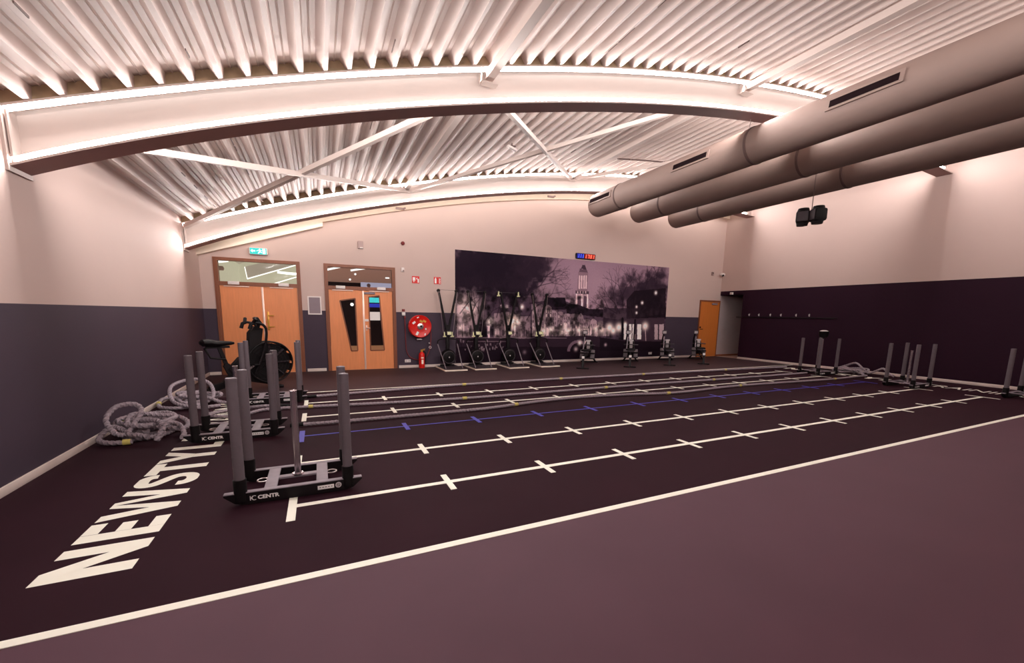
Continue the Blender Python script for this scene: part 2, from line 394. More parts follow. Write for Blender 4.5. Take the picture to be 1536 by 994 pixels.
def make_beam(yf, label, warm=False):
    t = thing('arched_beam', label, 'beam', (XL, yf+0.15, 2.69))
    def part(name, mats, fn):
        q = MB(); fn(q); q.v = [(a-XL, b-yf-0.15, c-2.69) for a, b, c in q.v]; return q.build(name, mats, t)
    part('web', 'beam', lambda q: arch_box(q, yf+0.143, yf+0.157, 0.02, -0.02, zl, zr))
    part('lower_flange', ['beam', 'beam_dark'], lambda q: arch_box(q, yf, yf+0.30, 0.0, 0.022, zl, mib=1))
    part('upper_flange', 'beam', lambda q: arch_box(q, yf, yf+0.30, -0.022, -0.002, zr))
    part('profile_filler', 'filler', lambda q: arch_box(q, yf+0.03, yf+0.06, 0.0, 0.125, zr))
    # face order of the strip body: bottom, rear, top, front
    part('lower_light_strip', ['led', 'led_soft', 'beam'], lambda q: arch_box(q, yf+0.004, yf+0.056, 0.022, 0.066, zl, None, XL+0.03, XR-0.4, fm=(2, 1, 1, 0), lean=0.042))
    part('upper_light_strip', ['led_up', 'led_soft', 'beam'], lambda q: arch_box(q, yf+0.004, yf+0.058, -0.062, -0.022, zr, None, XL+0.03, XR-0.4, fm=(2, 1, 2, 0), lean=0.026))
    # rear strip aimed down and back; added fill light, except on the far beam
    part('rear_light_strip', ['led_rear_weak' if warm else 'led_rear', 'beam'], lambda q: arch_box(q, yf+0.25, yf+0.296, 0.022, 0.056, zl, None, XL+0.6, XR-0.4, fm=(1, 0, 1, 1), rlean=0.024))
    def endp(q):
        q.b2(XL, XL+0.02, yf-0.02, yf+0.32, 2.66, 3.2); q.b2(XL+0.03, XL+0.045, yf+0.01, yf+0.145, 2.72, 3.16)
    part('end_plate', 'beam', endp)
    return t
Y1, Y2 = 1.80, 6.97
make_beam(Y1, 'white arched steel roof beam nearest the camera, glowing along both flanges', False)
make_beam(Y2, 'white arched steel roof beam further off, close to the back wall', True)
make_beam(-3.37, 'white arched steel roof beam overhead behind the camera', False)

# purlin tubes in front of beam 1 and between the beams, with diagonal bracing
def purlin(x, y0, y1, label, plate_y):
    t = thing('purlin_tube', label, 'roof tube', (x, y1, zr(x)-0.10))
    q = MB(); q.b2(-0.05, 0.05, y0-y1, 0, -0.05, 0.05); q.build('tube', 'beam', t)
    q = MB(); q.b2(-0.12, 0.12, plate_y-y1-0.008, plate_y-y1, -0.10, -0.09); q.b2(-0.12, -0.105, plate_y-y1-0.05, plate_y-y1+0.06, -0.10, 0.03); q.b2(-0.1, 0.1, plate_y-y1-0.05, plate_y-y1+0.06, -0.102, -0.092)
    q.build('cleat', 'beam', t)
    return t
purlin(2.10, -3.2, Y1+0.13, 'white square roof tube meeting the near beam above the middle of the mural', Y1+0.05)
purlin(6.82, -3.2, Y1+0.13, 'white square roof tube meeting the near beam beside the large grey ducts', Y1+0.05)
purlin(2.06, Y1+0.17, Y2+0.13, 'white roof tube between both arched beams, left one of the two', Y2+0.05)
purlin(6.70, Y1+0.17, Y2+0.13, 'white roof tube between both arched beams, right one by the ducts', Y2+0.05)
def brace(a, b, label):
    q = MB(); q.bar(a, b, 0.075, 0.075); tag(q.build('roof_brace', 'beam'), label, 'roof brace', 'diagonal roof braces')
def nd(x, y, dz=0.16): return (x, y, zr(x)-dz)
brace(nd(-2.30, Y1+0.2), nd(2.0, Y2+0.05), 'white diagonal brace from left end of near beam to node above the fire signs')
brace(nd(-2.30, Y2+0.02, 0.08), nd(2.05, Y1+0.2, 0.2), 'white diagonal brace rising from left end of far beam to the near beam')
brace(nd(2.12, Y2+0.05, 0.19), nd(6.75, Y1+0.2, 0.12), 'white diagonal brace from node above the fire signs up toward the ducts')
brace(nd(6.63, Y2+0.05), nd(2.15, Y1+0.2, 0.2), 'white diagonal brace from node near the duct ends back to the near beam')
brace(nd(6.8, Y2+0.05), nd(11.5, Y1+0.2, 0.12), 'white diagonal brace mostly hidden above the grey ducts')

# cream trim along the top of the back wall
mb = MB(); poly = [(-2.36, 2.69), (-1.013, 3.14), (0.2, 3.545)]
pts = [(x, z) for x, z in poly]+[(x, zr(x)-0.02) for x in np.linspace(0.2, -2.36, 8)]
mb.prism(pts, 7.90, YB); struct(mb.build('trim_1', 'cream'))
xs = np.linspace(0.2, XR, 40); zt = np.polyval(np.polyfit([0.206, 2.073, 3.907, 6.0, 8.296, 11, 14.4], [3.656, 4.135, 4.541, 4.909, 5.156, 5.3, 5.25], 4), xs)
mb = MB()
for i in range(39):
    mb.add([(xs[i], 7.96, zt[i]), (xs[i+1], 7.96, zt[i+1]), (xs[i+1], YB, zt[i+1]), (xs[i], YB, zt[i]), (xs[i], 7.96, zr(xs[i])), (xs[i+1], 7.96, zr(xs[i+1]))], [(0, 1, 2, 3), (0, 4, 5, 1)])
struct(mb.build('trim_2', 'cream'))
for (px, py), lab in (((600, 313), 'small grey spot fitting on the cream band, left one'), ((826, 295), 'small grey spot fitting on the cream band, right one near the ducts')):
    x, z = back(px, py, 7.95); q = MB(); q.rbox((x, 7.93, z), (0.22, 0.05, 0.05), 0.01); q.cyl((x+0.05, 7.93, z), (x+0.13, 7.88, z+0.02), 0.02)
    tag(q.build('spot_fitting', 'pink_grey'), lab, 'light fitting', 'spot fittings on the cream band')

# ------------------------------------------------------------------ floor markings
def marking(q, x0, x1, y0, y1, mi=0, h=0.003): q.b2(x0, x1, y0, y1, 0.0, h, mi)
lanes = [(0.0, 'tape', 'white lane line with tick marks nearest the camera'),
         (1.0075, 'tape', 'second white lane line with tick marks from the camera, starting behind the nearest sled'),
         (2.0164, 'tape_blue', 'thin blue lane line with blue tick marks'),
         (3.0263, 'tape', 'white lane line with tick marks just behind the blue line'),
         (4.0307, 'tape', 'white lane line with tick marks farthest from the camera')]
for y, m, lab in lanes:
    q = MB(); w = 0.028 if m == 'tape' else 0.014
    marking(q, -0.22, 12.25, y-w, y+w)
    marking(q, -0.28, -0.22, y-0.25, y+0.25); marking(q, 12.25, 12.30, y-0.25, y+0.25)
    for k in range(1, 12): marking(q, k-0.027, k+0.027, y-0.175, y+0.175, 0, 0.0036)
    tag(q.build('lane_line', m), lab, 'floor line', 'lane lines on the training floor')
q = MB(); marking(q, XL+0.02, XR-0.02, -1.029, -0.971); tag(q.build('boundary_line', 'tape'), 'long white boundary line crossing the foreground floor', 'floor line', 'boundary lines')
q = MB(); marking(q, -0.35, XR-0.02, 5.015, 5.065); tag(q.build('boundary_line', 'tape'), 'white boundary line behind the lanes, beside the farthest rope', 'floor line', 'boundary lines')

# bold condensed floor letters; a = along reading direction, b = height (0..1)
def letters():
    L = {}
    s = 0.11
    L['N'] = (0.377, [[(0, 0), (s, 0), (s, 1), (0, 1)], [(0.267, 0), (0.377, 0), (0.377, 1), (0.267, 1)], [(0.0, 1), (0.12, 1), (0.377, 0), (0.257, 0)]])
    L['E'] = (0.27, [[(0, 0), (s, 0), (s, 1), (0, 1)], [(s, 0), (0.27, 0), (0.27, 0.2), (s, 0.2)], [(s, 0.41), (0.245, 0.41), (0.245, 0.6), (s, 0.6)], [(s, 0.8), (0.27, 0.8), (0.27, 1), (s, 1)]])
    L['W'] = (0.56, [[(0, 1), (0.1, 1), (0.2, 0), (0.105, 0)], [(0.23, 1), (0.285, 1), (0.2, 0), (0.105, 0)], [(0.275, 1), (0.33, 1), (0.455, 0), (0.36, 0)], [(0.46, 1), (0.56, 1), (0.455, 0), (0.36, 0)]])
    L['T'] = (0.32, [[(0, 0.8), (0.32, 0.8), (0.32, 1), (0, 1)], [(0.105, 0), (0.215, 0), (0.215, 0.8), (0.105, 0.8)]])
    L['Y'] = (0.38, [[(0.135, 0), (0.245, 0), (0.245, 0.42), (0.135, 0.42)], [(0, 1), (0.115, 1), (0.245, 0.42), (0.135, 0.42)], [(0.265, 1), (0.38, 1), (0.245, 0.42), (0.135, 0.42)]])
    L['L'] = (0.29, [[(0, 0), (s, 0), (s, 1), (0, 1)], [(s, 0), (0.29, 0), (0.29, 0.2), (s, 0.2)]])
    # S: thick stroke along a curve
    W = 0.30; pts = [(0.265, 0.72), (0.255, 0.83), (0.21, 0.9), (0.15, 0.905), (0.085, 0.88), (0.056, 0.8), (0.065, 0.69), (0.115, 0.6), (0.185, 0.5), (0.235, 0.4), (0.244, 0.26), (0.215, 0.15), (0.15, 0.098), (0.085, 0.12), (0.045, 0.2), (0.04, 0.31)]
    P = [Vector((a, b*0.45)) for a, b in pts]
    P = [Vector((v.x, v.y)) for v in catmull([Vector((p.x, p.y, 0)) for p in P], 0.01)]
    quads = []; hw = 0.048
    prev = None
    for i in range(len(P)):
        a = P[max(0, i-1)]; b = P[min(len(P)-1, i+1)]; t = (b-a).normalized(); nn = Vector((-t.y, t.x))
        cur = (P[i]+nn*hw, P[i]-nn*hw)
        if prev is not None:
            quads.append([(p.x, min(1, max(0, p.y/0.45))) for p in (prev[0], prev[1], cur[1], cur[0])])
        prev = cur
    L['S'] = (W, quads)
    return L
LET = letters()
def floor_word(starts, flip, label):
    q = MB()
    for ch, y in starts:
        w, polys = LET[ch]
        for pi, p in enumerate(polys):
            pts = [(-1.055-b*0.445, y+a) for a, b in p]
            if flip: pts = [(12.0-x, 4.03-y_) for x, y_ in pts]
            q.add([(x, y_, 0.003 if ch == 'S' else 0.002+0.0004*(pi % 5)) for x, y_ in pts], [list(range(len(pts)))])
    tag(q.build('floor_lettering', 'tape'), label, 'floor lettering', 'lettering painted on the floor')
word = [('N', -0.515), ('E', -0.06), ('W', 0.25), ('S', 0.845), ('T', 1.165), ('Y', 1.49), ('L', 1.93), ('E', 2.30)]
floor_word(word, False, 'bold white NEWSTYLE lettering on the floor in the left foreground')
floor_word(word, True, 'bold white floor lettering along the dark wall at the far right')
def thin_word(txt, flip, label):
    vs, fs, w, h = text_mesh(txt, 0.5)
    q = MB(); pts = [(-1.055-b/h*0.445, 2.72+a/w*1.80) for a, b in vs]
    if flip: pts = [(12.0-x, 4.03-y) for x, y in pts]
    q.add([(x, y, 0.003) for x, y in pts], fs)
    tag(q.build('floor_lettering', 'tape'), label, 'floor lettering', 'lettering painted on the floor')
thin_word('TRAINING', False, 'thin white floor lettering between the two left rear sleds')
thin_word('TRAINING', True, 'thin white floor lettering by the right wall past the sleds')

# ------------------------------------------------------------------ sleds
def make_sled(label):
    t = thing('push_sled', label, 'sled', (0, 0, 0), 0, 'weight sleds')
    for s in (-1, 1):
        yc = s*0.245
        q = MB()
        prof = [(-0.50, 0.092), (0.50, 0.092), (0.50, 0.08), (0.43, 0.018), (0.36, 0.0), (-0.36, 0.0), (-0.43, 0.018), (-0.50, 0.08)]
        q.prism(prof, yc-0.025, yc+0.025); r = q.build('runner', 'blackm', t)
        q = MB(); q.rbox((0, yc, 0.096), (1.0, 0.05, 0.009), 0.003); q.build('top_strip', 'greyworn', r)
        if s < 0:
            q = MB(); y = yc-0.0265
            # marque lettering
            def st(a, b, w=0.006): 
                d = Vector((b[0]-a[0], b[1]-a[1])).normalized(); nn = Vector((-d.y, d.x))*w/2
                q.add([(a[0]+nn.x, y, a[1]+nn.y), (a[0]-nn.x, y, a[1]-nn.y), (b[0]-nn.x, y, b[1]-nn.y), (b[0]+nn.x, y, b[1]+nn.y)], [(0, 1, 2, 3)])
            st((-0.325, 0.03), (-0.325, 0.066)); st((-0.322, 0.047), (-0.305, 0.066)); st((-0.322, 0.05), (-0.303, 0.03))
            for k in range(7):
                a0 = math.radians(50+k*37); a1 = math.radians(50+(k+1)*37)
                st((-0.297+0.016*math.cos(a0), 0.048+0.018*math.sin(a0)), (-0.297+0.016*math.cos(a1), 0.048+0.018*math.sin(a1)), 0.005)
            text_on(q, 'CENTR', 0.05, (-0.275, y, 0.032), (1, 0, 0), (0, 0, 1), 0.0022, fitw=0.15, fith=0.033)
            q.build('lettering', 'label_white', r)
            q = MB(); q.rbox((0.215, y, 0.052), (0.125, 0.003, 0.034), 0.001); lp = q.build('sticker', 'label_white', r)
            q = MB()
            for k in range(5): q.b2(0.165+k*0.022, 0.178+k*0.022, y-0.0022, y-0.0017, 0.05, 0.056)
            q.build('print', 'darkgrey', r)
            q = MB(); q.lathe([(0.024, y-0.0015), (0.024, y+0.001)], (0.312, 0, 0.055), 'y', 24); q.build('badge', 'silver', r)
            q = MB(); q.ring(0.012, 0.002, (0.312, y-0.002, 0.055), 'y', 20, 6); q.bar((0.302, y-0.002, 0.063), (0.322, y-0.002, 0.047), 0.002, 0.003); q.build('badge_print', 'darkgrey', r)
    for x in (-0.19, 0.19):
        q = MB(); q.rbox((x, 0, 0.09), (0.09, 0.44, 0.018), 0.003); q.build('cross_bar', 'greyworn', t)
    q = MB(); q.rbox((0, 0, 0.09), (0.29, 0.065, 0.018), 0.003); q.build('centre_bar', 'greyworn', t)
    for x in (-0.39, 0.39):
        for y in (-0.245, 0.245):
            q = MB(); q.cyl((x, y, 0.03), (x, y, 0.205), 0.046, 18); so = q.build('post_socket', 'black', t)
            q = MB(); q.tube([(x, y, 0.2), (x, y, 0.995), (x, y, 1.0)], [0.038, 0.038, 0.034], 18)
            for k in range(8): q.ring(0.0382, 0.0012, (x, y, 0.3+k*0.09), 'z', 18, 5)
            q.build('post', 'greypost', t)
    q = MB(); q.tube([(0, 0, 0.09), (0, 0, 0.835), (0, 0, 0.84)], [0.026, 0.026, 0.022], 18); q.cyl((0, 0, 0.098), (0, 0, 0.112), 0.045, 18); q.ring(0.027, 0.004, (0, 0, 0.836), 'z', 18, 6)
    q.build('weight_post', 'chrome', t)
    for s in (-1, 1):
        q = MB(); q.ring(0.042, 0.006, (s*0.265, 0, 0.085), 'z', 24, 6); q.build('tow_ring', 'steel', t)
    return t
sled = make_sled('nearest weight sled in the left foreground, standing alone between the first two lane lines')
sled.location = (-0.222, 0.435, 0.004)
dup(sled, (-0.935, 2.40, 0.004), 0, 'weight sled on the left covering the end of the bold floor letters')
dup(sled, (-0.735, 4.43, 0.004), 0, 'left rear weight sled in front of the fan bike')
dup(sled, (12.72, 3.37, 0.004), -0.03, 'weight sled at the far right end nearest the grey alcove, chalk bowl behind it')
dup(sled, (12.42, 1.27, 0.004), 0.01, 'weight sled in the middle of the three along the right dark wall')
dup(sled, (13.0, -0.46, 0.004), 0, 'weight sled at the right edge of the photo, cut off by the frame')

# ------------------------------------------------------------------ ropes
def rope_obj(paths, label, bands=(), group='grey battle ropes', r=0.027, loc=None):
    if 'straight' in label or 'wave' in label: r = 0.023
    allp = [catmull(p, 0.022) for p in paths]
    P0 = allp[0][0]
    t = thing('battle_rope', label, 'rope', (P0.x, P0.y, 0), 0, group)
    q = MB()
    for p in allp: q.tube([v-Vector((P0.x, P0.y, 0)) for v in p], r, 12, lobes=3, twist=38.0)
    q.build('rope_strand', 'rope', t)
    for pi, frac in bands:
        p = allp[pi]; i = int(frac*(len(p)-3)); q = MB()
        q.tube([v-Vector((P0.x, P0.y, 0)) for v in p[i:i+4]], r*1.22, 12); q.build('tape_band', 'yellow', t)
    for pi in (range(len(allp)) if 'straight' in label or 'wave' in label else ()):
        p = allp[pi]; q = MB(); q.tube([v-Vector((P0.x, P0.y, 0)) for v in p[-12:]], r*1.12, 12); q.build('end_grip', 'black', t)
    return t
zz = 0.03
rope_obj([[(-0.25, 4.45, zz), (0.9, 4.60, zz), (2.8, 4.78, zz), (5.5, 4.80, zz), (8.9, 4.74, zz), (11.5, 4.66, zz), (13.3, 4.58, zz)][::-1]],
         'straight grey rope lying farthest back along the white boundary line', [(0, 0.2), (0, 0.42), (0, 0.6), (0, 0.78)])
rope_obj([[(12.4, 3.46, zz), (9.5, 3.44, zz), (6.1, 3.46, zz), (2.83, 3.39, zz), (1.2, 3.46, zz), (0.5, 3.53, zz), (-0.28, 3.62, zz), (-0.78, 3.63, zz), (-1.0, 3.42, zz), (-1.25, 3.34, zz), (-1.5, 3.55, zz), (-1.2, 3.8, zz), (-0.8, 3.75, 0.06), (-0.45, 3.78, zz)]],
         'straight grey rope stretched between the two rear white lane lines', [(0, 0.25), (0, 0.46), (0, 0.66), (0, 0.83)])
rope_obj([[(13.5, 2.55, zz), (11.5, 2.49, zz), (8.47, 2.62, zz), (6.5, 2.48, zz), (5.45, 2.64, zz), (4.6, 2.74, zz), (4.0, 2.76, zz), (3.15, 2.66, zz), (2.5, 2.53, zz), (2.0, 2.50, zz), (0.3, 2.48, zz), (-0.4, 2.50, zz)]],
         'grey rope with a slight wave lying just behind the blue line', [(0, 0.12), (0, 0.36), (0, 0.52), (0, 0.76)])
def pile(cx, cy, loops, seed, rx, ry, extra):
    rr = random.Random(seed); pts = []
    for k in range(loops):
        a0 = rr.random()*6.28; ox, oy = (rr.random()-0.5)*rx*0.7, (rr.random()-0.5)*ry*0.7
        fx, fy = rx*(0.45+0.5*rr.random()), ry*(0.4+0.45*rr.random())
        tilt = (rr.random()-0.5)*0.16
        for j in range(7):
            a = a0+j*2*PI/7*0.98
            z = 0.035+0.026*k+tilt*math.cos(a+rr.random())+0.03*rr.random()
            pts.append((cx+ox+fx*math.cos(a), cy+oy+fy*math.sin(a), max(0.032, z)))
    return [pts+extra]
p1 = pile(-1.93, 2.80, 6, 3, 0.30, 0.42, [(-1.75, 2.5, 0.22), (-1.68, 2.38, 0.12), (-1.72, 2.3, 0.04), (-1.64, 2.42, 0.2), (-1.58, 2.62, 0.12), (-1.52, 2.52, 0.04), (-1.50, 2.36, 0.035)])
p1.append([(-1.95, 2.36, 0.035), (-2.15, 2.36, 0.04), (-2.28, 2.5, 0.06), (-2.2, 2.62, 0.16), (-2.02, 2.5, 0.1), (-2.1, 2.42, 0.12), (-2.2, 2.5, 0.27), (-2.16, 2.68, 0.38), (-2.03, 2.78, 0.38), (-1.95, 2.7, 0.3), (-2.0, 2.45, 0.12), (-1.9, 2.38, 0.1), (-1.8, 2.34, 0.08)])
rope_obj(p1, 'tangled pile of grey rope heaped against the left wall, nearest one', [(0, 0.25), (0, 0.55), (1, 0.02)], 'piles of grey rope')
p2 = pile(-1.82, 4.55, 5, 11, 0.30, 0.38, [(-1.5, 4.4, 0.05), (-1.3, 4.3, 0.035), (-1.15, 4.45, 0.035)])
p2.append([(-1.45, 4.15, 0.035), (-1.75, 4.05, 0.05), (-2.05, 4.25, 0.12), (-2.15, 4.6, 0.3), (-1.95, 4.9, 0.36), (-1.7, 4.8, 0.3), (-1.6, 4.5, 0.12), (-1.72, 4.25, 0.06), (-1.95, 4.12, 0.04), (-2.22, 4.25, 0.05), (-2.28, 4.6, 0.1), (-2.2, 4.9, 0.06), (-2.0, 5.05, 0.04)])
rope_obj(p2, 'coiled pile of grey rope by the left wall, behind the nearest pile', [(1, 0.8)], 'piles of grey rope')
p3 = pile(13.85, 3.1, 4, 5, 0.24, 0.42, [(13.6, 2.7, 0.05), (13.5, 2.6, 0.035)])
p3.append([(13.9, 3.6, 0.04), (13.95, 3.3, 0.2), (13.95, 3.05, 0.3), (13.9, 2.85, 0.18), (13.9, 2.7, 0.06), (13.95, 2.55, 0.14), (13.95, 2.4, 0.22), (13.9, 2.25, 0.12), (13.85, 2.1, 0.05)])
rope_obj(p3, 'pile of grey rope by the dark right wall behind the sleds', [], 'piles of grey rope')

# ------------------------------------------------------------------ doors
def make_door(name, x0, x1, split, top, trans0, wood, windows):
    t = bpy.data.objects.new(name, None); COL.objects.link(t); t.location = ((x0+x1)/2, YB, 0); struct(t)
    ox, oy = (x0+x1)/2, YB
    def part(q, nm, m, par=None):
        q.v = [(a-ox, b-oy, c) for a, b, c in q.v]; return q.build(nm, m, par or t)
    fw = 0.085
    q = MB(); q.b2(x0, x0+fw, YB-0.03, YB+0.12, 0, top); q.b2(x1-fw, x1, YB-0.03, YB+0.12, 0, top)
    q.b2(x0+fw, x1-fw, YB-0.03, YB+0.12, top-0.07, top); q.b2(x0+fw, x1-fw, YB-0.03, YB+0.12, trans0-0.085, trans0)
    q.b2(x0+0.03, x0+0.05, YB-0.04, YB-0.03, 0, top-0.03); q.b2(x1-0.05, x1-0.03, YB-0.04, YB-0.03, 0, top-0.03)
    fr = part(q, 'frame', 'frame')
    q = MB(); q.b2(x0+fw, x1-fw, YB+0.05, YB+0.056, trans0, top-0.07); part(q, 'transom_pane', 'glass')
    for li, (a, b) in enumerate(((x0+fw+0.004, split-0.004), (split+0.004, x1-fw-0.004))):
        zt = trans0-0.09; q = MB(); win = windows[li] if windows else None
        if win is None: q.b2(a, b, YB, YB+0.045, 0.01, zt)
        else:
            tl, tr, br, bl = win
            O = [(a, zt), (b, zt), (b, 0.01), (a, 0.01)]; I = [tl, tr, br, bl]
            for y in (YB, YB+0.045):
                for k in range(4):
                    k2 = (k+1) % 4; q.add([(O[k][0], y, O[k][1]), (O[k2][0], y, O[k2][1]), (I[k2][0], y, I[k2][1]), (I[k][0], y, I[k][1])], [(0, 1, 2, 3)])
            for Pp in (O, I):
                for k in range(4):
                    k2 = (k+1) % 4; q.add([(Pp[k][0], YB, Pp[k][1]), (Pp[k2][0], YB, Pp[k2][1]), (Pp[k2][0], YB+0.045, Pp[k2][1]), (Pp[k][0], YB+0.045, Pp[k][1])], [(0, 1, 2, 3)])
        lf = part(q, 'door_leaf', wood)
        if win is not None:
            q = MB(); q.add([(p[0], YB+0.022, p[1]) for p in win], [(0, 1, 2, 3)]); part(q, 'vision_pane', 'glass', lf)
            q = MB()
            for k in range(4):
                k2 = (k+1) % 4; q.bar((win[k][0], YB-0.004, win[k][1]), (win[k2][0], YB-0.004, win[k2][1]), 0.03, 0.012, up=Vector((0, 1, 0)))
            part(q, 'glazing_bead', 'frame', lf)
        cx = a+0.33 if li == 0 else b-0.33
        q = MB(); q.rbox((cx-(0.05 if li == 0 else -0.05), YB-0.035, trans0-0.03), (0.22, 0.06, 0.075), 0.008); cl = part(q, 'door_closer', 'white', lf)
        q = MB(); q.rbox((cx, YB-0.02, trans0-0.105), (0.5, 0.025, 0.022), 0.004); part(q, 'slide_rail', 'alu', cl)
    q = MB(); q.rbox((split, YB-0.008, (trans0-0.09)/2), (0.045, 0.02, trans0-0.11), 0.003); part(q, 'meeting_strip', 'alu')
    return t, part
d1, part1 = make_door('door_1', -2.10, -0.35, -1.175, 2.69, 2.155, 'wood', None)
leaf = [c for c in d1.children if c.name.startswith('door_leaf')][1]
q = MB(); q.rbox((-1.09, YB-0.012, 1.27), (0.04, 0.02, 0.42), 0.004); q.tube([(-1.09, YB-0.02, 1.39), (-1.09, YB-0.06, 1.39), (-0.96, YB-0.06, 1.39)], 0.011, 10); q.tube([(-1.09, YB-0.02, 1.12), (-1.09, YB-0.06, 1.12), (-0.96, YB-0.06, 1.13)], 0.011, 10)
q.sphere((-1.09, YB-0.03, 1.06), 0.02, 8); q.cyl((-1.12, YB-0.02, 1.24), (-1.12, YB-0.05, 1.24), 0.015)
part1(q, 'lever_handle', 'gold', leaf)
d2, part2 = make_door('door_2', 0.175, 1.905, 1.08, 2.69, 2.155, 'wood',
    [[(0.515, 1.79), (0.885, 1.855), (0.90, 0.505), (0.745, 0.50)], [(1.215, 1.90), (1.485, 1.945), (1.575, 0.504), (1.222, 0.504)]])
leaf = [c for c in d2.children if c.name.startswith('door_leaf')][1]
q = MB(); q.rbox((1.145, YB-0.008, 1.30), (0.10, 0.012, 0.06), 0.003); part2(q, 'push_plate', 'white', leaf)
q = MB(); q.tube([(1.14, YB-0.01, 1.10), (1.14, YB-0.05, 1.10), (1.22, YB-0.05, 1.095)], 0.011, 10); q.rbox((1.14, YB-0.008, 1.1), (0.035, 0.014, 0.14), 0.004); part2(q, 'lever_handle', 'alu', leaf)
q = MB(); q.rbox((1.24, YB-0.025, 2.0), (0.27, 0.045, 0.05), 0.006); part2(q, 'door_opener', 'greyworn', leaf)
q = MB(); q.b2(1.235, 1.49, YB+0.012, YB+0.014, 1.30, 1.52); part2(q, 'paper_notice', 'label_white', leaf)
# third door in the far corner
t = bpy.data.objects.new('door_3', None); COL.objects.link(t); t.location = (13.85, YB, 0); struct(t)
q = MB(); q.b2(-0.52, 0.50, -0.012, 0.0, 0.01, 2.13); q.b2(-0.52, 0.50, -0.03, -0.012, 0.01, 2.13); lf = q.build('door_leaf', 'wood2', t)
q = MB(); q.b2(-0.56, -0.52, -0.04, 0, 0, 2.19); q.b2(0.50, 0.54, -0.04, 0, 0, 2.19); q.b2(-0.52, 0.5, -0.04, 0, 2.13, 2.19); q.build('frame', 'frame', t)
q = MB(); q.tube([(-0.46, -0.03, 1.08), (-0.46, -0.075, 1.08), (-0.36, -0.075, 1.08)], 0.012, 10); q.cyl((-0.46, -0.03, 1.15), (-0.46, -0.042, 1.15), 0.035); q.build('lever_handle', 'black', lf)
q = MB(); q.rbox((0.2, -0.06, 2.05), (0.28, 0.05, 0.06), 0.008); q.bar((0.1, -0.06, 2.09), (0.42, -0.05, 2.12), 0.02, 0.012); q.build('door_closer', 'greyworn', lf)

# rooms seen through the glass
mb = MB(); mb.b2(XL, -0.06, 13.5, 13.6, 0, 5.0, 0); mb.b2(-0.12, -0.06, YB+0.14, 16.5, 0, 5.0, 0); mb.b2(XL-0.1, XL, YB+0.14, 13.5, 0, 5.0, 0)
struct(mb.build('wall_hall_far', 'hall_wall'))
mb = MB(); mb.add([(XL, YB+0.15, 3.05), (-0.12, YB+0.15, 4.1), (-0.12, 13.5, 4.1), (XL, 13.5, 3.05)], [(0, 1, 2, 3)]); struct(mb.build('ceiling_hall', 'hall_ceiling'))
def P(u, v, Y): x, z = back(u, v, Y); return (x, Y, z)
t = thing('hall_beam', 'lit white roof beam of the next hall seen through the left transom pane', 'beam', P(371, 418, 11))
o = Vector(t.location)
q = MB(); a, b, c, d = [Vector(P(*w, 11))-o for w in ((367, 400), (371, 418), (449, 396), (449, 380))]
q.add([a, b, c, d, a+Vector((0, .1, 0)), b+Vector((0, .1, 0)), c+Vector((0, .1, 0)), d+Vector((0, .1, 0))], [(0, 1, 2, 3), (4, 5, 6, 7), (0, 1, 5, 4), (1, 2, 6, 5)]); q.build('web', 'hall_ceiling', t)
q = MB(); q.bar(b, c, 0.02, 0.028); q.bar(a, b, 0.02, 0.02); q.build('light_strip', 'lamp', t)
q = MB(); q.bar(Vector(P(416, 408, 11.3)), Vector(P(447, 411.5, 11.3)), 0.06, 0.07); tag(q.build('tube_lamp', 'lamp'), 'bright tube lamp in the next hall behind the left transom pane, upper right', 'lamp', 'lamps behind the left transom')
q = MB(); q.bar(Vector(P(412, 425, 12)), Vector(P(449, 414, 12)), 0.02, 0.03); tag(q.build('tube_lamp', 'lamp'), 'sloping light line in the next hall behind the left transom pane, low right', 'lamp', 'lamps behind the left transom')
q = MB(); q.bar(Vector(P(326, 392.5, 10)), Vector(P(342, 391, 10)), 0.1, 0.05); tag(q.build('tube_lamp', 'lamp'), 'short bright lamp at top left behind the left transom pane', 'lamp', 'lamps behind the left transom')
q = MB(); c = P(331, 402, 9); q.lathe([(0.06, 0), (0.075, 0.05), (0.05, 0.1)], (c[0], c[1], c[2]-0.05), 'z', 14); tag(q.build('hall_speaker', 'pink_grey'), 'round grey unit seen at the left behind the left transom pane', 'speaker')
# lobby
mb = MB(); mb.b2(-0.06, 3.4, 16.5, 16.6, 0, 3.5); mb.b2(3.4, 3.46, YB+0.14, 16.6, 0, 3.5); struct(mb.build('wall_lobby_far', 'lobby_wall'))
mb = MB(); mb.b2(-0.06, 3.4, YB+0.14, 16.5, 2.80, 2.84); struct(mb.build('ceiling_lobby', 'lobby_ceiling'))
for (u0, v0, u1, v1, Y), lab in (((490, 404.5, 513, 399.5, 9.6), 'bright ceiling light strip behind the right transom pane, leftmost'), ((526, 405.5, 549, 402, 9.6), 'bright ceiling light strip behind the right transom pane, middle')):
    q = MB(); q.bar(P(u0, v0, Y), P(u1, v1, Y), 0.04, 0.05); tag(q.build('ceiling_lamp', 'lamp'), lab, 'lamp', 'lobby lamps')
for (u, v), lab in (((533, 411), 'small round spot lamp behind the right transom pane, upper one'), ((525, 419), 'small round spot lamp behind the right transom pane, lower one')):
    c = P(u, v, 10.2); q = MB(); q.lathe([(0.03, 0), (0.03, 0.03)], c, 'y', 14); tag(q.build('spot_lamp', 'lamp'), lab, 'lamp', 'lobby lamps')
c = P(581, 417.5, 10.2); q = MB(); q.lathe([(0.065, 0), (0.06, 0.03)], c, 'z', 18); tag(q.build('round_lamp', 'lamp'), 'round ceiling lamp behind the right transom pane, at its right', 'lamp', 'lobby lamps')
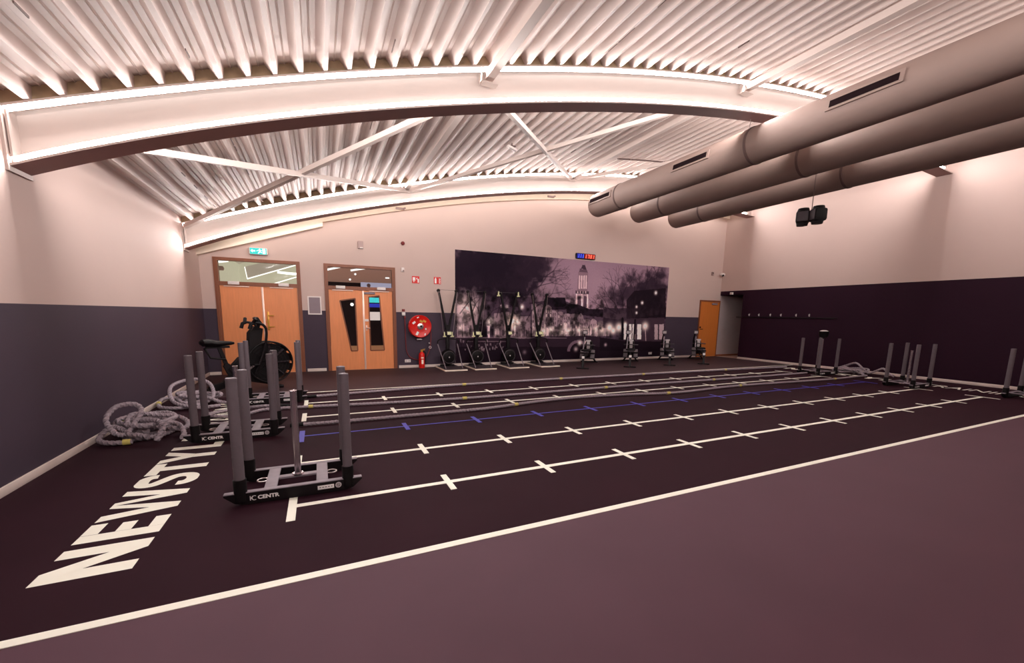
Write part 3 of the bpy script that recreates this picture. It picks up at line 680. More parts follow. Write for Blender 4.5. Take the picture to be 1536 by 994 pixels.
a = P(541, 423, 10.6); b = P(592, 433, 10.6); q = MB(); q.b2(a[0], b[0], 10.6, 10.63, b[2]-0.05, a[2]); ban = thing('lobby_sign', 'pale blue sign board seen low behind the right transom pane', 'sign', (a[0], 10.6, b[2])); q.v = [(x-a[0], y-10.6, z-b[2]) for x, y, z in q.v]; q.build('board', 'banner', ban)
q = MB(); c = P(553, 428, 10.59); q.sphere((c[0]-a[0], -0.005, c[2]-b[2]), 0.06, 8, s=(1, 0.1, 1)); q.build('emblem', 'greygreen', ban)
a = P(554, 446, 10.8); b = P(573, 454, 10.8); q = MB(); q.b2(a[0], b[0], 10.8, 10.84, b[2], a[2]); tag(q.build('wall_screen', 'teal_screen'), 'teal glowing screen at the top of the right door window', 'screen', 'screens in the lobby')
a = P(554, 455, 10.8); b = P(573, 461, 10.8); q = MB(); q.b2(a[0], b[0], 10.8, 10.84, b[2], a[2]); tag(q.build('wall_screen', 'blue_screen'), 'blue glowing screen below the teal one in the right door window', 'screen', 'screens in the lobby')
c = P(528, 456.5, 10.6); q = MB(); q.sphere(c, 0.05, 8); tag(q.build('lobby_lamp', 'lamp'), 'small warm lamp glowing in the dark left door window', 'lamp')

# ------------------------------------------------------------------ things on the back wall
def wall_thing(name, label, cat, x, z, group=None, y=YB): return thing(name, label, cat, (x, y, z), 0, group)
t = wall_thing('exit_sign', 'glowing green emergency exit sign above the left double door', 'exit sign', -1.19, 2.79)
q = MB(); q.rbox((0, -0.05, 0.075), (0.37, 0.09, 0.16), 0.015); q.build('housing', 'white', t)
q = MB(); q.b2(-0.165, 0.165, -0.099, -0.096, 0.005, 0.14); pn = q.build('panel', 'exit_green', t)
q = MB(); yy = -0.1005
def flat(q, pts): q.add([(a, yy, b) for a, b in pts], [list(range(len(pts)))])
flat(q, [(-0.15, 0.075), (-0.115, 0.115), (-0.115, 0.09), (-0.06, 0.09), (-0.06, 0.06), (-0.115, 0.06), (-0.115, 0.035)])
flat(q, [(0.085, 0.02), (0.145, 0.02), (0.145, 0.13), (0.085, 0.13)])
q.lathe([(0.012, yy), (0.012, yy+0.001)], (0.03, 0, 0.118), 'y', 14)
flat(q, [(0.0, 0.1), (0.035, 0.105), (0.05, 0.07), (0.02, 0.065)]); flat(q, [(0.02, 0.065), (0.05, 0.07), (0.075, 0.045), (0.06, 0.035)]); flat(q, [(0.02, 0.07), (0.04, 0.06), (0.01, 0.02), (-0.015, 0.022)]); flat(q, [(0.0, 0.1), (0.005, 0.09), (-0.03, 0.07), (-0.035, 0.08)]); flat(q, [(0.035, 0.105), (0.04, 0.09), (0.075, 0.085), (0.075, 0.097)])
q.build('pictogram', 'exit_white', pn)

t = wall_thing('notice_frame', 'grey notice board in a white frame between the two double doors', 'notice board', -0.07, 1.43)
q = MB(); q.b2(-0.125, 0.125, -0.012, 0, 0.03, 0.42); q.build('board', 'greygreen', t)
q = MB(); q.b2(-0.155, -0.125, -0.025, 0, 0, 0.45); q.b2(0.125, 0.155, -0.025, 0, 0, 0.45); q.b2(-0.125, 0.125, -0.025, 0, 0, 0.03); q.b2(-0.125, 0.125, -0.025, 0, 0.42, 0.45); q.build('frame', 'white', t)

t = wall_thing('wall_sensor', 'grey rectangular wall device high above the notice board', 'sensor', 1.06, 3.11)
q = MB(); q.rbox((0, -0.025, 0.09), (0.13, 0.05, 0.18), 0.008); q.build('housing', 'pink_grey', t)
q = MB(); q.rbox((0.02, -0.052, 0.02), (0.07, 0.006, 0.03), 0.002); q.build('label_strip', 'white', t)
t = wall_thing('alarm_siren', 'small dark red alarm siren high on the white wall', 'alarm', 2.123, 3.33)
q = MB(); q.lathe([(0.045, 0), (0.05, -0.02), (0.05, -0.04)], (0, 0, 0), 'y', 18); q.build('base', 'darkred', t)
q = MB(); q.lathe([(0.042, -0.04), (0.036, -0.075), (0.012, -0.09)], (0, 0, 0), 'y', 18); q.build('dome', 'darkred', t)
t = wall_thing('motion_sensor', 'small white motion sensor beside the right double door', 'sensor', 2.108, 2.62)
q = MB(); q.rbox((0, -0.015, 0.03), (0.08, 0.05, 0.11), 0.01); q.build('housing', 'white', t)
q = MB(); q.sphere((0.012, -0.042, 0.005), 0.022, 8); q.build('lens', 'pink_grey', t)

def fire_sign(x, z, label, kind):
    t = wall_thing('fire_sign', label, 'sign', x, z)
    q = MB(); q.b2(-0.1, 0.1, -0.008, 0, 0, 0.19); q.build('plate', 'red', t)
    q = MB(); y = -0.0095
    def f(p): q.add([(a, y, b) for a, b in p], [list(range(len(p)))])
    if kind == 'hose':
        f([(-0.08, 0.07), (-0.01, 0.07), (-0.01, 0.16), (-0.08, 0.16)]); f([(0.015, 0.12), (0.035, 0.16), (0.05, 0.14), (0.03, 0.1)])
        f([(0.05, 0.02), (0.085, 0.02), (0.085, 0.12), (0.05, 0.12)]); f([(-0.06, 0.025), (-0.02, 0.06), (-0.07, 0.06)])
        q.ring(0.022, 0.004, (-0.045, y-0.001, 0.115), 'y', 16, 5)
    else:
        f([(-0.075, 0.02), (-0.025, 0.02), (-0.025, 0.14), (-0.075, 0.14)]); f([(-0.065, 0.14), (-0.035, 0.14), (-0.04, 0.17), (-0.06, 0.17)])
        for k in range(3): f([(0.03, 0.03+k*0.05), (0.085, 0.02+k*0.05), (0.085, 0.045+k*0.05), (0.055, 0.055+k*0.05)])
    q.build('pictogram', 'label_white', t)
fire_sign(2.45, 2.31, 'red fire hose sign above the hose reel', 'hose')
fire_sign(3.05, 2.315, 'red fire extinguisher sign left of the mural', 'ext')

# hose reel
t = wall_thing('fire_hose_reel', 'red round fire hose reel on the grey wall', 'hose reel', 2.52, 1.15)
q = MB(); q.lathe([(0.295, -0.02), (0.305, -0.03), (0.305, -0.05), (0.27, -0.06), (0.27, -0.15), (0.305, -0.16), (0.305, -0.18), (0.295, -0.19), (0.285, -0.183), (0.1, -0.178)], (0, 0, 0), 'y', 40); q.build('drum', 'red', t)
q = MB(); q.lathe([(0.085, -0.176), (0.085, -0.2), (0.05, -0.215), (0.02, -0.216)], (0, 0, 0), 'y', 24); q.build('hub', 'steel', t)
q = MB(); q.lathe([(0.03, -0.214), (0.03, -0.23)], (0.01, 0, 0.005), 'y', 16); q.build('axle_cap', 'black', t)
q = MB()
for ang, r, w, h in ((150, 0.2, 0.09, 0.055), (245, 0.21, 0.1, 0.06), (105, 0.25, 0.06, 0.03), (300, 0.25, 0.06, 0.035), (335, 0.16, 0.05, 0.04)):
    a = math.radians(ang); q.box((r*math.cos(a), -0.187, r*math.sin(a)), (w, 0.003, h), Matrix.Rotation(-math.radians(ang*0.25), 3, 'Y'))
q.build('white_sticker', 'label_white', t)
q = MB()
for ang, r in ((52, 0.18), (80, 0.14)):
    a = math.radians(ang); q.box((r*math.cos(a), -0.187, r*math.sin(a)), (0.09, 0.003, 0.055), Matrix.Rotation(0.5, 3, 'Y'))
q.build('yellow_sticker', 'gold', t)
q = MB(); q.rbox((-0.02, -0.08, -0.36), (0.12, 0.05, 0.04), 0.008); q.tube([(-0.06, -0.09, -0.37), (0.02, -0.13, -0.35), (0.05, -0.13, -0.36)], 0.012, 8); q.build('hose_guide', 'silver', t)
q = MB(); q.tube(catmull([(0.29, -0.12, -0.05), (0.30, -0.13, -0.25), (0.29, -0.13, -0.42), (0.27, -0.13, -0.6), (0.2, -0.13, -0.78), (0.15, -0.13, -0.85)], 0.04), 0.013, 8); q.build('hose', 'darkred', t)
q = MB(); q.ring(0.03, 0.01, (0.27, -0.14, -0.58), 'y', 18, 6); q.cyl((0.24, -0.1, -0.46), (0.29, -0.1, -0.47), 0.015); q.build('nozzle_clip', 'silver', t)
q = MB(); q.tube(catmull([(-0.385, -0.035, 0.19), (-0.385, -0.035, 0.0), (-0.375, -0.04, -0.5), (-0.36, -0.04, -0.68), (-0.28, -0.04, -0.84), (-0.12, -0.04, -0.92), (0.02, -0.05, -0.92)], 0.05), 0.012, 8); q.build('supply_pipe', 'darkred', t)
t = wall_thing('call_point', 'small red and white manual valve box beside the right door frame', 'valve box', 2.10, 1.44)
q = MB(); q.rbox((0, -0.03, 0.04), (0.09, 0.06, 0.085), 0.008); q.build('box', 'white', t)
q = MB(); q.rbox((0, -0.03, 0.14), (0.075, 0.05, 0.06), 0.008); q.rbox((0.03, -0.03, -0.05), (0.05, 0.05, 0.07), 0.01); q.build('valve', 'darkred', t)
def socket(x, z, label):
    t = wall_thing('wall_socket', label, 'socket', x, z, 'white wall sockets')
    q = MB(); q.rbox((0, -0.012, 0.04), (0.16, 0.024, 0.08), 0.006); q.build('plate', 'white', t)
    q = MB()
    for dx in (-0.038, 0.038): q.lathe([(0.026, -0.0245), (0.02, -0.0255)], (dx, 0, 0.04), 'y', 18)
    q.build('insert', 'silver', t)
socket(2.19, 0.155, 'white double wall socket left of the fire extinguisher')
socket(10.96, 0.16, 'white double wall socket low on the mural between the rowing machines')
# extinguisher
t = thing('fire_extinguisher', 'red fire extinguisher standing on the floor under the hose reel', 'fire extinguisher', (2.55, 7.93, 0))
q = MB(); q.lathe([(0.07, 0.0), (0.082, 0.01), (0.082, 0.36), (0.07, 0.41), (0.035, 0.44), (0.03, 0.45)], (0, 0, 0), 'z', 24); q.build('cylinder', 'red', t)
q = MB(); q.lathe([(0.03, 0.45), (0.03, 0.49), (0.02, 0.5)], (0, 0, 0), 'z', 16); q.bar((-0.03, 0, 0.5), (0.09, -0.02, 0.53), 0.02, 0.014); q.bar((-0.03, 0, 0.485), (0.08, -0.02, 0.5), 0.02, 0.012); q.build('valve_lever', 'gold', t)
q = MB(); q.tube(catmull([(0.02, 0, 0.47), (0.1, 0, 0.44), (0.105, -0.01, 0.3), (0.09, -0.01, 0.15)], 0.03), 0.012, 8); q.build('hose', 'black', t)
q = MB()
for k, (z0, z1, w) in enumerate(((0.27, 0.31, 0.9), (0.12, 0.24, 0.7))):
    vs = []; n = 8
    for i in range(n+1):
        a = -PI/2-w/2+w*i/n; vs += [(0.0832*math.cos(a), 0.0832*math.sin(a), z0), (0.0832*math.cos(a), 0.0832*math.sin(a), z1)]
    q.add(vs, [(2*i, 2*i+2, 2*i+3, 2*i+1) for i in range(n)])
q.build('label_print', 'cream', t)

# LED timer
t = wall_thing('wall_timer', 'digital wall timer with blue and red digits above the mural', 'timer', 7.93, 3.32)
q = MB(); q.rbox((0, -0.04, 0.09), (0.76, 0.07, 0.18), 0.03); q.build('case', 'black', t)
q = MB(); q.b2(-0.35, -0.09, -0.077, -0.075, 0.02, 0.16); q.build('blue_panel', 'clock_bluebg', t)
q = MB(); q.b2(-0.06, 0.35, -0.077, -0.075, 0.02, 0.16); q.build('red_panel', 'clock_redbg', t)
SEG = {'0': 'abcdef', '1': 'bc', '7': 'abc', '3': 'abgcd'}
def seg_digit(q, ch, x, w=0.05, h=0.11, z=0.035, y=-0.0785, th=0.014):
    S = {'a': (x, x+w, z+h-th, z+h), 'd': (x, x+w, z, z+th), 'g': (x, x+w, z+h/2-th/2, z+h/2+th/2), 'b': (x+w-th, x+w, z+h/2, z+h), 'c': (x+w-th, x+w, z, z+h/2), 'f': (x, x+th, z+h/2, z+h), 'e': (x, x+th, z, z+h/2)}
    for s in SEG[ch]:
        a, b, c, d = S[s]; sh = 0.15
        q.add([(a+(c-z)*sh, y, c), (b+(c-z)*sh, y, c), (b+(d-z)*sh, y, d), (a+(d-z)*sh, y, d)], [(0, 1, 2, 3)])
q = MB(); seg_digit(q, '1', -0.33); seg_digit(q, '1', -0.25); seg_digit(q, '1', -0.16); q.build('blue_digits', 'clock_blue', t)
q = MB(); seg_digit(q, '1', -0.05); seg_digit(q, '7', 0.06); seg_digit(q, '3', 0.155); seg_digit(q, '1', 0.25); q.b2(0.135, 0.145, -0.079, -0.078, 0.06, 0.07); q.b2(0.138, 0.148, -0.079, -0.078, 0.1, 0.11); q.build('red_digits', 'clock_red', t)

t = wall_thing('wall_controller', 'small grey controller high in the far right corner', 'sensor', 13.84, 3.14)
q = MB(); q.rbox((0, -0.02, 0.06), (0.1, 0.04, 0.13), 0.008); q.build('housing', 'pink_grey', t)
q = MB(); q.rbox((0, -0.042, 0.08), (0.06, 0.005, 0.04), 0.002); q.build('display', 'seam', t)
t = thing('security_camera', 'white dome security camera in the far right corner', 'camera', (XR-0.02, 8.0, 3.16))
q = MB(); q.rbox((-0.02, 0.04, 0.04), (0.08, 0.06, 0.06), 0.01); q.build('bracket', 'white', t)
q = MB(); q.sphere((-0.1, -0.03, 0.02), 0.085, 10, s=(1.25, 1, 0.75)); q.build('housing', 'white', t)
q = MB(); q.sphere((-0.13, -0.07, -0.01), 0.045, 8); q.build('lens', 'black', t)
t = thing('presence_sensor', 'small white sensor on the dark lintel above the alcove', 'sensor', (XR, 7.58, 2.41))
q = MB(); q.rbox((-0.02, 0, 0.04), (0.06, 0.12, 0.09), 0.01); q.build('housing', 'white', t)
q = MB(); q.sphere((-0.055, 0, 0.03), 0.025, 8); q.build('lens', 'pink_grey', t)

# coat hooks on the right wall
t = thing('hook_rail', 'thin dark rail below the coat hooks on the right wall', 'rail', (XR, 5.6, 1.55))
q = MB(); q.rbox((-0.012, 0, 0.015), (0.024, 3.4, 0.03), 0.004); q.build('rail', 'blackm', t)
nm = ['first coat hook from the alcove on the dark right wall', 'second coat hook from the alcove on the dark right wall', 'third coat hook from the alcove on the dark right wall', 'fourth coat hook from the alcove on the dark right wall', 'fifth coat hook from the alcove on the dark right wall', 'sixth coat hook from the alcove, farthest from the door']
hk = thing('coat_hook', nm[0], 'hook', (XR, 6.78, 1.60), 0, 'coat hooks on the right wall')
q = MB(); q.rbox((-0.006, 0, 0.05), (0.012, 0.028, 0.085), 0.004); q.build('back_plate', 'silver', hk)
q = MB(); q.tube(catmull([(-0.01, 0, 0.03), (-0.03, 0, 0.02), (-0.045, 0, 0.04), (-0.045, 0, 0.065)], 0.015), 0.007, 8); q.sphere((-0.045, 0, 0.068), 0.010, 6); q.build('hook_arm', 'silver', hk)
for k, y in enumerate((6.41, 5.99, 5.62, 5.12, 4.71)): dup(hk, (XR, y, 1.60), 0, nm[k+1])

# ------------------------------------------------------------------ mural
def paint_mural():
    x0, x1, z0, z1 = 3.56, 11.60, 0.09, 3.29
    NX, NZ = 520, 208
    A = np.zeros((NZ+1, NX+1, 3)); XX, ZZ = np.meshgrid(np.linspace(x0, x1, NX+1), np.linspace(z1, z0, NZ+1))
    def px(u, v): return back(u, v, 8.06)
    def smooth(n, s, seed):
        r = np.random.default_rng(seed).random((n[1]+1, n[0]+1))
        gx = (XX-x0)/(x1-x0)*n[0]; gz = (z1-ZZ)/(z1-z0)*n[1]
        ix = np.clip(gx.astype(int), 0, n[0]-1); iz = np.clip(gz.astype(int), 0, n[1]-1); fx = gx-ix; fz = gz-iz
        fx = fx*fx*(3-2*fx); fz = fz*fz*(3-2*fz)
        return r[iz, ix]*(1-fx)*(1-fz)+r[iz, ix+1]*fx*(1-fz)+r[iz+1, ix]*(1-fx)*fz+r[iz+1, ix+1]*fx*fz
    def fbm(b, seed): return sum(smooth((int(b*2.5*2**k), int(b*2**k)), 1, seed+k)/2**k for k in range(4))/1.875
    def blend(mask, c, a=1.0):
        m = (np.clip(mask, 0, 1)*a)[..., None]; A[:] = A*(1-m)+np.array(lin(c))*m
    def poly(pts, c, a=1.0, raw=False):
        P = pts if raw else [px(*p) for p in pts]
        inside = np.zeros(XX.shape, bool); n = len(P); j = n-1
        for i in range(n):
            xi, zi = P[i]; xj, zj = P[j]
            cond = ((zi > ZZ) != (zj > ZZ)) & (XX < (xj-xi)*(ZZ-zi)/((zj-zi) if abs(zj-zi) > 1e-9 else 1e-9)+xi)
            inside ^= cond; j = i
        blend(inside.astype(float), c, a)
    def glow(u, v, r, c, a=1.0, core=0.0):
        x, z = px(u, v); d2 = ((XX-x)**2+(ZZ-z)**2)/r**2
        blend(np.exp(-d2*1.5), c, a)
        if core: blend((d2 < core**2).astype(float), (255, 235, 225), 1.0)
    def line(p, q_, w, c, a=1.0):
        x, z = p; X2, Z2_ = q_; dx, dz = X2-x, Z2_-z; L2 = dx*dx+dz*dz+1e-9
        t = np.clip(((XX-x)*dx+(ZZ-z)*dz)/L2, 0, 1); d = np.hypot(XX-x-t*dx, ZZ-z-t*dz)
        blend(np.clip((w-d)/0.012+0.5, 0, 1), c, a)
    # night sky
    sky = 0.55*np.clip((XX-4.6)/3.0, 0, 1)+0.1
    n1 = fbm(4, 10)
    A[:] = np.array(lin((56, 34, 58)))
    blend(np.clip(sky*1.6, 0, 1), (156, 122, 140)); blend(np.clip((n1-0.45)*1.2, 0, 1), (172, 138, 150), 0.5)
    blend(np.clip((ZZ-2.6)/1.0, 0, 1)*np.clip((XX-6)/3, 0, 1), (128, 96, 116), 0.6)
    # tower: square lower stage, gallery, octagonal lantern with small cap
    poly([(864, 438), (882, 438), (883.5, 463), (862.5, 463)], (186, 150, 160))
    poly([(867.5, 408), (882.5, 409), (881.5, 438), (866, 437)], (140, 106, 122)); poly([(870, 403), (880.5, 404), (882, 409), (868.5, 408)], (110, 80, 98))
    poly([(874, 397), (877.5, 397), (880, 404), (871.5, 403)], (84, 58, 78))
    for u in (868.5, 871.8, 875.4, 878.6): poly([(u, 413), (u+2, 413), (u+1.8, 433), (u-0.3, 433)], (216, 186, 188), 0.7)
    for u in (867, 875.5): poly([(u, 444), (u+4.6, 444), (u+4.6, 461), (u-0.5, 461)], (104, 74, 94))
    for u in (864.3, 872.6, 881): poly([(u, 440), (u+1.4, 440), (u+1.2, 463), (u-0.6, 463)], (226, 196, 194))
    poly([(863.5, 435.5), (883.5, 437), (883.5, 441), (863.5, 440)], (96, 66, 86))
    for u in (866, 870, 874, 878): poly([(u, 436.5), (u+1.5, 436.5), (u+1.5, 440), (u, 440)], (190, 160, 164))
    # row of gabled houses
    roofs = [(798, 452, 818), (816, 446, 850), (848, 455, 870), (866, 460, 888), (884, 466, 905), (902, 474, 925)]
    poly([(690, 470), (800, 452), (850, 452), (905, 476), (935, 480), (1000, 470), (1000, 512), (690, 515)], (96, 70, 92))
    poly([(820, 446), (848, 446), (851, 464), (817, 464)], (50, 28, 50))
    poly([(850, 456), (866, 456), (884, 463), (905, 464), (905, 476), (850, 470)], (58, 36, 56))
    k = 0; rr = np.random.default_rng(3); u = 798.0
    while u < 912:
        w = 7+rr.random()*5; top = 455+max(0, (u-800))*0.27+rr.random()*5
        c = int(120+rr.random()*75); g_ = rr.random(); poly([(u, top), (u+w*0.3, top-4*g_), (u+w*0.7, top-4*g_) if g_ < 0.6 else (u+w*0.5, top-4), (u+w, top), (u+w, 504), (u, 504)], (c, int(c*0.83), int(c*0.88)), 0.75)
        for vv in np.arange(top+4, 490, 6.5):
            for uu in np.arange(u+1.2, u+w-2, 3.2): poly([(uu, vv), (uu+1.7, vv), (uu+1.7, vv+4), (uu, vv+4)], (70, 46, 66) if rr.random() < 0.7 else (222, 196, 190), 0.35+0.4*rr.random())
        u += w+0.4
    u = 799.0
    while u < 914:
        w = 0.8+rr.random()*3.4; t_ = 483+rr.random()*10; c = 130+rr.random()*110
        if rr.random() < 0.75: poly([(u, t_), (u+w, t_+rr.random()*2), (u+w, 500+rr.random()*5), (u, 504)], (int(c), int(c*0.88), int(c*0.86)), 0.55+0.4*rr.random())
        u += w+rr.random()*2.2
    for u in (815, 826, 842, 853, 868, 880, 893, 903): glow(u, 494+rr.random()*4, 0.10, (250, 226, 214), 0.8)
    # left street with lamps, facades and trunks
    poly([(684, 440), (798, 446), (798, 512), (684, 512)], (92, 66, 88), 0.85)
    for (a, b, t_) in ((686, 700, 452), (700, 716, 458), (741, 752, 470), (752, 764, 468), (766, 780, 470), (780, 796, 474)):
        c = int(120+rr.random()*60); poly([(a, t_), (b, t_), (b, 508), (a, 508)], (c, int(c*0.82), int(c*0.88)), 0.8)
        for uu in np.arange(a+1.5, b-2, 3.6):
            h_ = 484+rr.random()*12; w_ = 1+rr.random()*1.8; poly([(uu, h_), (uu+w_, h_), (uu+w_, 500+rr.random()*7), (uu, 504)], (228, 200, 196) if rr.random() < 0.4 else (70, 46, 68), 0.35+0.5*rr.random())
    poly([(719, 486), (729, 486), (731, 509), (717, 509)], (40, 22, 40)); poly([(731, 488), (735, 488), (735, 509), (732, 509)], (206, 176, 180))
    glow(701, 462, 0.42, (240, 210, 205), 0.9, 0.12); glow(735, 482, 0.13, (250, 226, 216), 0.95, 0.35); glow(769.5, 481.5, 0.2, (250, 226, 200), 1, 0.35); glow(777, 482, 0.11, (245, 220, 210), 0.9)
    glow(690, 491, 0.1, (240, 210, 206), 0.8); glow(760.5, 460, 0.06, (240, 214, 208), 0.8); glow(783, 460, 0.08, (240, 214, 208), 1, 0.4); glow(752, 459, 0.05, (230, 200, 200), 0.7)
    # tree crowns: dense on the left, branching on the right
    def crown(uc, vc, ru, rv, seed, dens, col):
        x, z = px(uc, vc); rx = abs(px(uc+ru, vc)[0]-x); rz = abs(px(uc, vc+rv)[1]-z)
        d = np.hypot((XX-x)/rx, (ZZ-z)/rz); nz = fbm(14, seed)
        blend(np.clip((1.15-d+(nz-0.5)*1.6)*dens, 0, 1), col, 0.93)
    crown(715, 405, 70, 42, 30, 2.4, (46, 26, 50)); crown(768, 410, 55, 48, 40, 2.2, (46, 26, 50)); crown(800, 395, 30, 28, 45, 1.6, (60, 38, 60))
    crown(922, 447, 22, 24, 50, 1.3, (76, 52, 72)); crown(948, 436, 24, 26, 55, 1.4, (70, 46, 68)); crown(978, 436, 24, 30, 60, 1.6, (58, 36, 58)); crown(990, 420, 14, 16, 65, 1.2, (60, 38, 60))
    def branch(p, ang, L, w, d, c, R):
        if d == 0 or L < 0.05: return
        q_ = (p[0]+L*math.cos(ang), p[1]+L*math.sin(ang)); line(p, q_, w, c, 0.85)
        for s in (-1, 1): branch(q_, ang+s*(0.25+0.35*R.random()), L*(0.68+0.15*R.random()), w*0.65, d-1, c, R)
    R = random.Random(4)
    for (u, v, a, L) in ((690, 470, 0.9, 0.4), (705, 478, 1.2, 0.45), (722, 486, 1.8, 0.45), (724, 486, 0.9, 0.5), (745, 476, 1.3, 0.4), (772, 470, 1.9, 0.4), (790, 480, 1.0, 0.4)): branch(px(u, v), a, L, 0.014, 5, (58, 36, 56), R)
    mot = fbm(22, 90)[..., None]; low = np.clip((2.35-ZZ)/0.3, 0, 1)[..., None]
    A[:] = A*(1-low*0.75*np.clip((mot-0.42)*3.2, 0, 1))
    for (u, v, a, L) in ((790, 440, 0.5, 0.55), (800, 420, 0.3, 0.45), (795, 455, 0.15, 0.5), (790, 400, 0.9, 0.5)): branch(px(u, v), a, L, 0.018, 5, (64, 42, 62), R)
    for (u, v, a, L) in ((930, 470, 2.2, 0.45), (935, 465, 1.7, 0.5), (925, 470, 2.7, 0.4), (950, 455, 1.4, 0.4), (965, 440, 1.2, 0.4), (985, 425, 1.6, 0.3), (950, 500, 1.57, 0.45)): branch(px(u, v), a, L, 0.018, 5, (58, 36, 56), R)
    # right bank: dark house, shop fronts, lamps
    poly([(952, 436), (999, 432), (999, 478), (940, 480), (940, 450)], (44, 24, 42), 0.92)
    poly([(905, 462), (942, 462), (942, 492), (905, 492)], (62, 40, 60), 0.8)
    for (u, v, r) in ((984, 439, 0.07), (963.5, 454, 0.06), (955, 460, 0.05), (955, 469, 0.05)): glow(u, v, r, (236, 208, 204), 1, 0.6)
    poly([(936, 478), (997, 476), (996, 512), (936, 512)], (84, 58, 76), 0.9)
    for (a, b) in ((936, 940), (944, 947.5), (949, 953), (956, 962), (982, 987), (989, 996)): poly([(a, 486), (b, 486), (b, 509), (a, 509)], (226, 198, 192) if a < 970 else (176, 150, 156))
    for (u, v, r) in ((914.5, 491, 0.15), (928.5, 491, 0.16), (920, 496, 0.12), (968, 489, 0.15), (938, 486, 0.08)): glow(u, v, r, (252, 228, 216), 1, 0.4)
    line(px(934, 478), px(934, 512), 0.05, (36, 18, 36)); line(px(953, 480), px(951, 512), 0.04, (40, 20, 38)); line(px(968, 489), px(969, 512), 0.012, (200, 170, 170))
    # quay wall, canal bridge arch and water
    poly([(684, 506), (800, 508), (880, 503), (935, 510), (1000, 512), (998, 535), (684, 545)], (66, 42, 62))
    poly([(684, 520), (900, 520), (998, 520), (998, 535), (684, 545)], (50, 28, 48))
    poly([(900, 506), (940, 512), (998, 512), (998, 526), (900, 526)], (44, 22, 42), 0.9)
    arcp = []
    for i in range(13):
        a = PI*i/12; arcp.append((867-16*math.cos(a), 527-17*math.sin(a)))
    poly(arcp, (128, 98, 116))
    arcp = []
    for i in range(13):
        a = PI*i/12; arcp.append((867.5-12.5*math.cos(a), 528-14*math.sin(a)))
    poly(arcp, (46, 24, 44)); glow(870, 514, 0.09, (240, 214, 206), 1, 0.4); glow(879, 513.5, 0.07, (236, 206, 200), 0.9); glow(864, 523.5, 0.08, (206, 176, 180), 0.9)
    glow(908.5, 517, 0.06, (190, 160, 170), 0.9); glow(787, 528, 0.07, (150, 120, 134), 0.7)
    for (u0, v0, u1, v1) in ((684, 506, 850, 507), (700, 512, 760, 512)): line(px(u0, v0), px(u1, v1), 0.01, (150, 122, 134), 0.7)
    rr2 = np.random.default_rng(8)
    for k in range(60):
        u = 686+rr2.random()*70; v = 508+rr2.random()*16; poly([(u, v), (u+1+rr2.random()*2, v), (u+1.5, v+2+rr2.random()*4), (u, v+3)], (150, 124, 136) if rr2.random() < 0.4 else (48, 26, 46), 0.7)
    A[:] = np.clip(A, 0, 1)**1.38*1.95
    A[:] = A*0.62+A.mean(-1, keepdims=True)*0.38*np.array([1.05, 0.95, 1.02])
    A[:] = A*(1+0.10*(np.random.default_rng(2).random(XX.shape)[..., None]-0.5))
    q = MB()
    vs = np.stack([XX, np.full(XX.shape, YB-0.012), ZZ], -1).reshape(-1, 3)
    W = NX+1; idx = np.arange((NZ+1)*W).reshape(NZ+1, W)
    fs = np.stack([idx[:-1, :-1], idx[1:, :-1], idx[1:, 1:], idx[:-1, 1:]], -1).reshape(-1, 4)
    me = bpy.data.meshes.new('mural_print'); org = np.array([(x0+x1)/2, YB, z0])
    me.from_pydata((vs-org).tolist(), [], fs.tolist())
    ca = me.color_attributes.new('print', 'FLOAT_COLOR', 'POINT')
    ca.data.foreach_set('color', np.concatenate([np.clip(A.reshape(-1, 3), 0, 1), np.ones((A.size//3, 1))], 1).ravel())
    m = bpy.data.materials.new('mural_print'); m.use_nodes = True; b = m.node_tree.nodes['Principled BSDF']; b.inputs['Roughness'].default_value = 0.8; b.inputs['Specular IOR Level'].default_value = 0.1
    at = m.node_tree.nodes.new('ShaderNodeVertexColor'); at.layer_name = 'print'
    nz = m.node_tree.nodes.new('ShaderNodeTexNoise'); nz.inputs['Scale'].default_value = 3
    m.node_tree.links.new(at.outputs['Color'], b.inputs['Base Color'])
    me.materials.append(m)
    t = thing('wall_mural', 'large night photo print of a canal town and church tower on the wall', 'mural', tuple(org))
    o = bpy.data.objects.new('print_sheet', me); COL.objects.link(o); o.parent = t
    q = MB(); q.b2(x0-org[0], x1-org[0], -0.011, 0, 0, z1-z0); q.build('backing_board', 'white', t)
paint_mural()

